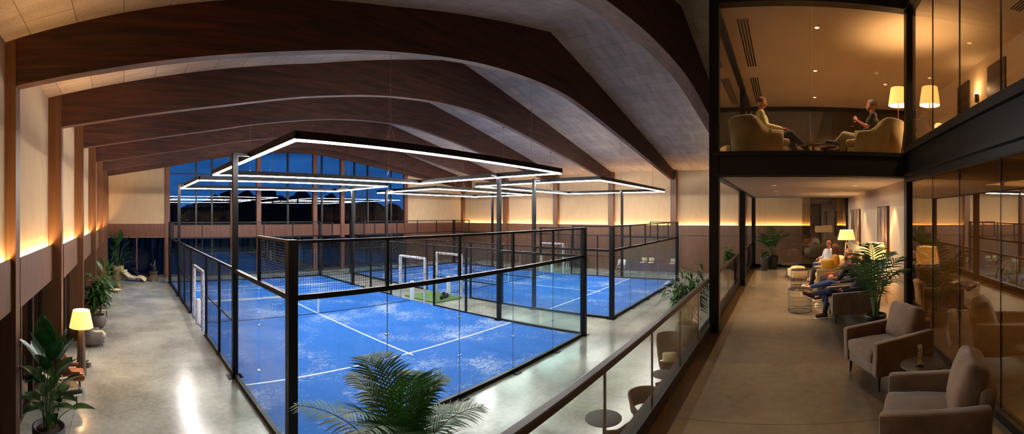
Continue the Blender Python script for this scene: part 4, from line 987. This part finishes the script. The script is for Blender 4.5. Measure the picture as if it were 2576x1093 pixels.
# --- gallery lounge
armchair('taupe suede armchair with loose back cushion, second nearest, its back to the tall glass', (5.2, -1.31, MEZ), .32)
armchair('taupe suede armchair cut by the lower picture edge, nearest of all', (3.28, -1.23, MEZ), -.34, w=.86)
round_table('small dark round side table between the two nearest taupe armchairs', (4.16, -1.42, MEZ), .23, .49, M_TABLED)
t = thing('brochure_stand', 'slim brochure on a dark stand on the small round side table', 'brochure', (4.14, -1.38, MEZ + .49), .5)
MB().lathe([(0, 0), (.055, 0), (.055, .01), (0, .012)], n=18).build('stand_base', M_LEG, t)
def bro(a, b):
    return (-.012 + .012 * math.sin(b * 7), -.03 + .06 * a, .012 + .2 * b)
MB().grid(bro, 6, 10).grid(lambda a, b: tuple(Vector(bro(1 - a, b)) + Vector((.006, 0, 0))), 6, 10).build('leaflet', plain('leaflet_print', (222, 222, 214), .5, scale=14, c2=(120, 108, 84)), t)
MB().grid(lambda a, b: (.001 + .012 * math.sin((.1 + b * .3) * 7) - .014, -.028 + .056 * a, .04 + .06 * b), 4, 5).build('yellow_block', plain('yellow_print', (206, 170, 60), .5), t)
# chairs of the sitting people
armchair('taupe armchair seen from its side, under the man nearest the big palm', (8.2, -1.30, MEZ), .04, arm_h=.6, cush=False)
armchair('dark armchair under the man with the hand at his chin', (9.25, -1.42, MEZ), 0, M_BLKLEATHER, 'lounge chairs along the gallery wall', cush=False)
armchair('dark brown armchair under the man in the brown jacket', (10.25, -1.45, MEZ), 0, M_LEATHER, 'lounge chairs along the gallery wall', cush=False)
armchair('beige armchair under the person with long brown hair', (11.75, -1.3, MEZ), 0, M_SUEDEL, 'lounge chairs along the gallery wall', cush=False)
tub_chair('cream tub chair under the man in the white shirt', (13.38, -1.38, MEZ), .8, M_CREAM, 'lounge chairs along the gallery wall', .76, .74, .52, .72, M_CREAM, .12)
t = thing('ottoman', 'cream ottoman with folded blanket before the white-shirted man', 'ottoman', (13.2, -.42, MEZ), .3)
MB().soft(-.3, .3, -.25, .25, .10, .36, .06, .03, 7).build('cushion_top', M_CREAM, t); MB().soft(-.24, .2, -.2, .2, .36, .42, .04, .02, 7, wr=.03).build('blanket', C_CREAMSW, t)
for sx in (-1, 1):
    for sy in (-1, 1): MB().tube([(sx * .24, sy * .2, .12), (sx * .26, sy * .22, 0)], [.018, .012], 8).build('leg', M_LEG, t)
o = MB().soft(-.19, .19, -.06, .06, -.18, .18, .05, .05, 8).build('cushion', M_MUST); o.location = (11.42, -1.2, MEZ + .66); o.rotation_euler = (-.25, .1, 1.2); tag(o, 'mustard yellow cushion leaning on the beige armchair', 'cushion')
basket('round black wire basket table by the crossed legs of the two nearer men', (8.95, -.33, MEZ), .25, .47, 'black wire basket tables')
basket('farther black wire basket table on the gallery floor before the beige armchair', (12.1, -.45, MEZ), .26, .46, 'black wire basket tables')
round_table('low dark table with splayed legs near the gallery end', (13.9, -.2, MEZ), .30, .42, M_TABLED, None, 'legs', 'coffee_table')
P = person
P('person nearest the palm in dark top and dark jeans, legs crossed, brown trainers', (8.2, -1.36, MEZ), .05, dict(skin=M_SKIN2, top=C_BLK, trousers=C_JEANSD, hair=H_DK, shoe=S_BRN, beard=H_DK), cross=1, legs=((.60, .10), (.86, .50)), arms='lap', hair='short', head_turn=.25, lean=.32, beard=True)
P('person in blue jeans and navy jacket, hand at the chin, cream shoe raised', (9.25, -1.45, MEZ), .05, dict(skin=M_SKIN, top=C_NAVY, trousers=C_JEANS, hair=H_GREY, shoe=S_WHT, beard=H_GREY), cross=1, legs=((.62, .10), (.92, .46)), arms=('chin', 'lap'), hair='buzz', head_turn=.45, lean=.18, glasses=True, beard=True)
P('person in a brown jacket and glasses, behind the one with hand at chin', (10.25, -1.42, MEZ), .1, dict(skin=M_SKIN, top=C_BROWNJ, trousers=C_DKTR, hair=H_GREY, shoe=S_BLK), arms='lap', hair='buzz', head_turn=.4, lean=.22, glasses=True)
P('person with long brown hair and mustard top, seen from behind in the beige armchair', (11.75, -1.32, MEZ), -.3, dict(skin=M_SKIN, top=C_MUSTT, trousers=C_DKTR, hair=H_BRN, shoe=S_BLK), arms='rest', hair='long', head_turn=-.6, lean=.15)
P('bald person in a white shirt and glasses sitting at the gallery end', (13.35, -1.36, MEZ), .8, dict(skin=M_SKIN2, top=C_WSHIRT, trousers=C_JEANS, hair=H_GREY, shoe=S_WHT), arms=('rest', 'rest'), hair='none', head_turn=.25, lean=.14, glasses=True, legs=((.66, .12), (.66, .12)))
floor_lamp('lit tripod floor lamp beside the white-shirted person at the gallery end', (13.5, -2.02, MEZ), 1.56, .21, .29, .32, 'tripod', 90)
floor_lamp('lit floor lamp standing behind the palm by the picture wall', (9.2, -2.0, MEZ), 1.42, .22, .30, .36, 'pole', 90)
palm('palm', 'dark kentia palm in a black pot between the armchairs on the gallery', (7.25, -1.6, MEZ), 2.05, 14, 17, .2, .3, .9, M_LEG, lf=.42, lw=.03, hang=.45, nl=14)
palm('palm', 'tall bright palm in a black pot at the gallery end by the glass', (15.85, .45, MEZ), 2.15, 16, 23, .24, .5, .8, M_LEG, mat=M_LMID, lf=.3, lw=.035, hang=.6, nl=16)
bushy('potted_plant', 'small trailing plant in a slim tall grey pot beside the gallery palm', (15.4, .72, MEZ), .72, 8, 51, .14, .48, .2, M_LMID, M_POT, 'taper', lL=.16, lW=.05)
# wall art
M_ART = wood('rustic_board', (36, 24, 18), (168, 140, 108), (1.4, 1.4, .35), .6, 2.6, 1.6, bump=.3); M_ARTD = wood('rustic_edge', (48, 24, 12), (92, 46, 22), (3, 3, .6), .5, 3, .6)
def wy(x): return -2.28 - (x - PXF - .05) * .0259
for x0, x1, z0, z1, lb in ((9.1, 10.15, 3.35, 4.55, 'rustic weathered-wood wall panel nearer, behind the lit lamp and palm'), (13.2, 15.2, 3.35, 4.53, 'rustic weathered-wood wall panel farther along the gallery wall')):
    t = thing('wall_panel_art', lb, 'wall art', (x0, wy((x0 + x1) / 2) + .012, z0), -.026, 'rustic wall panels'); w = x1 - x0; nb = 4
    for k in range(nb): MB().box(w * k / nb + .004, w * (k + 1) / nb - .004, 0, .045 + .008 * (k % 2), .02, z1 - z0 - .02).build('plank_panel', M_ART, t)
    MB().box(-.02, .012, 0, .06, 0, z1 - z0).box(w - .012, w + .02, 0, .06, 0, z1 - z0).box(0, w, 0, .03, 0, .02).box(0, w, 0, .03, z1 - z0 - .02, z1 - z0).build('edge_frame', M_ARTD, t)
# downlights in the gallery ceiling
def downlight(label, x, y, z, e, group, r=.05, spot=1.5):
    t = thing('downlight', label, 'ceiling light', (x, y, z), 0, group)
    MB().lathe([(r, 0), (r + .018, -.001), (r + .02, -.008), (r, -.01), (r - .004, 0)], n=20).build('trim_ring', M_WHITE, t)
    MB().lathe([(0, -.004), (r - .003, -.004)][::-1], n=20).build('lens', emit('spot_lens', (255, 206, 140), 9), t)
    l = lamp('SPOT', (x, y, z - .03), e, WARM if z < 6 else (1, .72, .45), .04, (0, 0, 0), spot, .7, 'downlight_beam'); return l
for i, x in enumerate((9.5, 11.8, 14.1)):
    downlight(['ceiling downlight in the glass-side row, nearest', 'ceiling downlight in the glass-side row, middle', 'ceiling downlight in the glass-side row, farthest'][i], x, .22, 5.02, 270, 'gallery ceiling downlights')
    l = downlight(['ceiling downlight in the wall-side row, nearest', 'ceiling downlight in the wall-side row, middle', 'ceiling downlight in the wall-side row, farthest'][i], x, -1.62, 5.02, 200, 'gallery ceiling downlights')
for x, e in ((8.6, 90), (12.4, 80), (15.6, 60)):
    l = lamp('SPOT', (x, -1.9, 4.95), e, WARM2, .03, spot=.9, blend=.5, name='wall_washer'); aim(l, (x, wy(x), 3.6))
# --- upper lounge
tub_chair('olive tub armchair in the upper lounge holding the person in cream, left one', (8.0, .40, UP), PI + .35, M_OLIVE, 'olive tub armchairs in the upper lounge', .82, .86, .56, .80)
tub_chair('olive tub armchair in the upper lounge holding the person in black, beside the lamp', (8.0, -1.66, UP), -.25, M_OLIVE, 'olive tub armchairs in the upper lounge', .82, .86, .56, .80)
tub_chair('olive tub armchair farther along the upper lounge, seen through the right-hand glass', (7.2, -3.2, UP), 1.2, M_OLIVE, 'olive tub armchairs in the upper lounge', .84, .84, .58, .80)
P('person in a cream sweater sitting in the upper lounge, seen from behind', (7.95, .34, UP), PI + .22, dict(skin=M_SKIN2, top=C_CREAMSW, trousers=C_DKTR, hair=H_GING, shoe=S_WHT), arms='hold', cross=0, legs=((1.0, .26), (.72, .10)), hair='buzz', head_turn=.1, lean=.12, head_pitch=-.1)
P('bearded person in a black T-shirt and pale trousers in the upper lounge', (8.0, -1.62, UP), -.28, dict(skin=M_SKIN2, top=C_BLK, trousers=C_LTTR, hair=H_GREY, shoe=S_BRN, beard=H_GREY), arms=('rest', 'raise'), hair='short', head_turn=-.2, lean=.1, sleeves=False, beard=True, cross=1, legs=((.62, .10), (.84, .34)))
T = round_table('low round dark wood table between the two upper lounge armchairs', (8.35, -.68, UP), .42, .36, wood('table_oak', (70, 44, 28), (110, 74, 48), (1, 3, 3), .4, 3, .3), None, 'legs', 'coffee_table')
t = thing('bottle', 'slim brass bottle standing on the upper lounge coffee table', 'bottle', (8.2, -.52, UP + .36)); MB().lathe([(0, 0), (.02, 0), (.02, .1), (.009, .14), (.009, .24), (0, .245)], n=14).build('bottle_glass', M_BRASS, t)
t = thing('folded_jacket', 'dark folded jacket lying on the upper lounge coffee table', 'jacket', (8.32, -.92, UP + .362), .3); MB().soft(-.14, .14, -.13, .13, 0, .10, .05, .02, 8, wr=.05).build('folds', C_BLK, t)
t = thing('magazine', 'pale magazine lying on the upper lounge coffee table', 'magazine', (8.15, -.72, UP + .362), .2); MB().box(-.09, .09, -.11, .11, 0, .012).build('pages', M_CREAM, t); MB().box(-.092, .092, -.112, .112, .012, .014).build('cover', M_LEATHER, t)
floor_lamp('brass floor lamp with pleated shade beside the black-shirted person in the upper lounge', (8.25, -2.30, UP), 1.58, .155, .205, .35, 'pole', 190, 'twin floor lamps of the upper lounge')
floor_lamp('second brass floor lamp of the upper lounge, just right of the steel pillar', (7.75, -2.80, UP), 1.50, .155, .205, .35, 'pole', 190, 'twin floor lamps of the upper lounge')
bushy('potted_plant', 'leafy plant in a dark planter beneath the upper lounge floor lamp', (8.85, -2.62, UP), .95, 16, 61, .2, .3, .34, M_LMID, M_POT, 'taper', lL=.24, lW=.06, flowers=8)
armchair('pale lounge chair glimpsed in the far left corner of the upper lounge', (9.6, .72, UP), 1.2, M_SUEDEL, 'taupe armchairs on the gallery', w=.7, d=.7, cush=False)
for i, (x, y, e) in enumerate(((8.15, -.64, 300), (10.6, -.79, 300), (13.0, -.95, 260), (11.4, -2.8, 300), (5.0, -3.2, 300), (2.8, -3.3, 260))):
    downlight('upper lounge ceiling spotlight ' + ['above the coffee table', 'second in the middle line', 'farthest in the middle line', 'off to the side beyond the lamp', 'seen through the right-hand glass near the pillar', 'seen through the right-hand glass, higher one'][i], x, y, 8.0, e, 'upper lounge ceiling spotlights', .045, 2.3)
def vent(label, x0, x1, y, z):
    t = thing('ceiling_vent', label, 'air vent', (x0, y, z), 0, 'slot vents in the upper lounge ceiling')
    MB().box(0, x1 - x0, -.13, .13, -.006, 0).build('vent_frame', M_CEIL2, t)
    for k in range(4): MB().box(.03, x1 - x0 - .03, -.105 + k * .058, -.105 + k * .058 + .034, -.009, -.006).build('slot', M_LEG, t)
vent('black slotted ceiling vent nearest the front glass of the upper lounge', 7.75, 10.3, .78, 8.0)
vent('black slotted ceiling vent farther back in the upper lounge', 11.1, 13.8, .80, 8.0)
vent('long slotted ceiling vent seen through the right-hand glass', 1.2, 6.4, -3.9, 8.0)
t = thing('smoke_detector', 'small white round smoke detector on the upper lounge ceiling', 'smoke detector', (10.5, -2.35, 8.0)); MB().lathe([(0, -.04), (.04, -.04), (.055, -.02), (.06, 0)][::-1], n=20).build('cover', M_WHITE, t)
for i, x in enumerate((9.04,)):
    t = thing('wall_sconce', 'small glowing wall sconce between the doors of the upper lounge', 'wall lamp', (x, -4.46, UP + 1.8)); MB().soft(-.04, .04, -.04, .04, -.1, .1, .02, 0, 5).build('sconce_body', M_LEG, t); MB().soft(-.03, .03, -.03, .05, .11, .14, .01, 0, 4).build('sconce_glow', M_BULB, t)
    lamp('POINT', (x, -4.3, UP + 2.05), 14, WARM, .03, name='sconce_light')
# --- office room behind the amber glass
t = thing('office_desk', 'dark desk in the room behind the amber glass', 'desk', (2.6, -5.4, MEZ)); MB().box(-.9, .9, -.4, .4, .71, .74).build('table_top', M_TABLED, t)
for sx in (-1, 1):
    for sy in (-1, 1): MB().bar((sx * .84, sy * .34, 0), (sx * .84, sy * .34, .71), .05).build('leg', M_LEG, t)
t = thing('office_chair', 'black office chair in the room behind the amber glass', 'office chair', (3.3, -3.3, MEZ), 1.9)
MB().soft(-.24, .24, -.22, .24, .44, .52, .04, .01, 7).build('seat', M_BLKLEATHER, t); m = MB().soft(-.23, .23, -.28, -.22, .55, 1.08, .03, .01, 7); m.build('backrest', M_BLKLEATHER, t)
MB().tube([(0, 0, .08), (0, 0, .45)], .025, 10).build('gas_lift', M_CHROME, t); MB().bar((0, -.1, .44), (0, -.26, .62), .05, .02).build('back_stay', M_LEG, t)
for k in range(5):
    a = 2 * PI * k / 5; b = MB().bar((0, 0, .09), (.29 * math.cos(a), .29 * math.sin(a), .06), .035, .03).build('base_arm', M_LEG, t); MB().ell((.29 * math.cos(a), .29 * math.sin(a), .03), (.028, .028, .03), n=8).build('caster', M_LEG, b)
floor_lamp('added floor lamp behind the amber glass, standing in for a lamp reflection', (7.9, -2.78, MEZ), 1.42, .2, .26, .34, 'pole', 60)  # added lamp, stands in for a lamp mirrored in the glass

# ================================================================== lights
lamp('AREA', (2.5, -4.6, 4.95), 90, WARM, 2.0, name='office_fill', sy=1.5); lamp('AREA', (6.5, -4.6, 4.95), 90, WARM, 2.0, name='office_fill', sy=1.5)  # unseen area lights added to brighten the office, no fixtures built
# world: dusk sky
w = bpy.data.worlds.new('World'); sc.world = w; w.use_nodes = True; nt = w.node_tree; nt.nodes.clear()
out = nt.nodes.new('ShaderNodeOutputWorld'); bg = nt.nodes.new('ShaderNodeBackground'); tc = nt.nodes.new('ShaderNodeTexCoord'); sp = nt.nodes.new('ShaderNodeSeparateXYZ')
cr = nt.nodes.new('ShaderNodeValToRGB'); e = cr.color_ramp; e.elements[0].position = .0; e.elements[0].color = (.02, .10, .30, 1); e.elements[1].position = .45; e.elements[1].color = (.006, .028, .13, 1)
nt.links.new(tc.outputs['Generated'], sp.inputs[0]); nt.links.new(sp.outputs['Z'], cr.inputs[0])
no = nt.nodes.new('ShaderNodeTexNoise'); no.inputs['Scale'].default_value = 5; no.inputs['Detail'].default_value = 5
mpn = nt.nodes.new('ShaderNodeMapping'); mpn.inputs['Scale'].default_value = (1, 1, 5); nt.links.new(tc.outputs['Generated'], mpn.inputs[0]); nt.links.new(mpn.outputs[0], no.inputs['Vector'])
mr = nt.nodes.new('ShaderNodeMapRange'); mr.inputs['To Min'].default_value = .7; mr.inputs['To Max'].default_value = 1.5; mr.inputs['From Min'].default_value = .3; mr.inputs['From Max'].default_value = .7; nt.links.new(no.outputs[0], mr.inputs[0])
ml = nt.nodes.new('ShaderNodeMix'); ml.data_type = 'RGBA'; ml.blend_type = 'MULTIPLY'; ml.inputs[0].default_value = 1; nt.links.new(cr.outputs[0], ml.inputs[6]); nt.links.new(mr.outputs[0], ml.inputs[7])
nt.links.new(ml.outputs[2], bg.inputs[0]); bg.inputs[1].default_value = 1.9; nt.links.new(bg.outputs[0], out.inputs[0])

# ================================================================== camera: level cylindrical panorama
cd = bpy.data.cameras.new('camera'); cam = bpy.data.objects.new('camera', cd); COL.objects.link(cam); sc.camera = cam
cam.location = (0, 0, EYE); yaw = (1288 - PX0) / F
cam.rotation_euler = (PI / 2, 0, -yaw)
cd.type = 'PANO'
for tgt in (cd, getattr(cd, 'cycles', None)):
    try: tgt.panorama_type = 'CENTRAL_CYLINDRICAL'
    except Exception: continue
    tgt.central_cylindrical_range_u_min = -1288 / F; tgt.central_cylindrical_range_u_max = 1288 / F
    tgt.central_cylindrical_range_v_min = -(1093 - PY0) / F; tgt.central_cylindrical_range_v_max = PY0 / F
    tgt.central_cylindrical_radius = 1.0
cd.clip_start = .05; cd.clip_end = 400
vs = sc.view_settings; vs.view_transform = 'Standard'; vs.look = 'None'; vs.gamma = 1; vs.use_curve_mapping = False; vs.exposure = 0.0
sc.cycles.max_bounces = 8; sc.cycles.transparent_max_bounces = 32; sc.cycles.adaptive_threshold = .02; sc.cycles.diffuse_bounces = 4; sc.cycles.glossy_bounces = 4; sc.cycles.transmission_bounces = 6
sc.cycles.sample_clamp_indirect = 6; sc.cycles.use_denoising = True; sc.cycles.caustics_reflective = False; sc.cycles.caustics_refractive = False
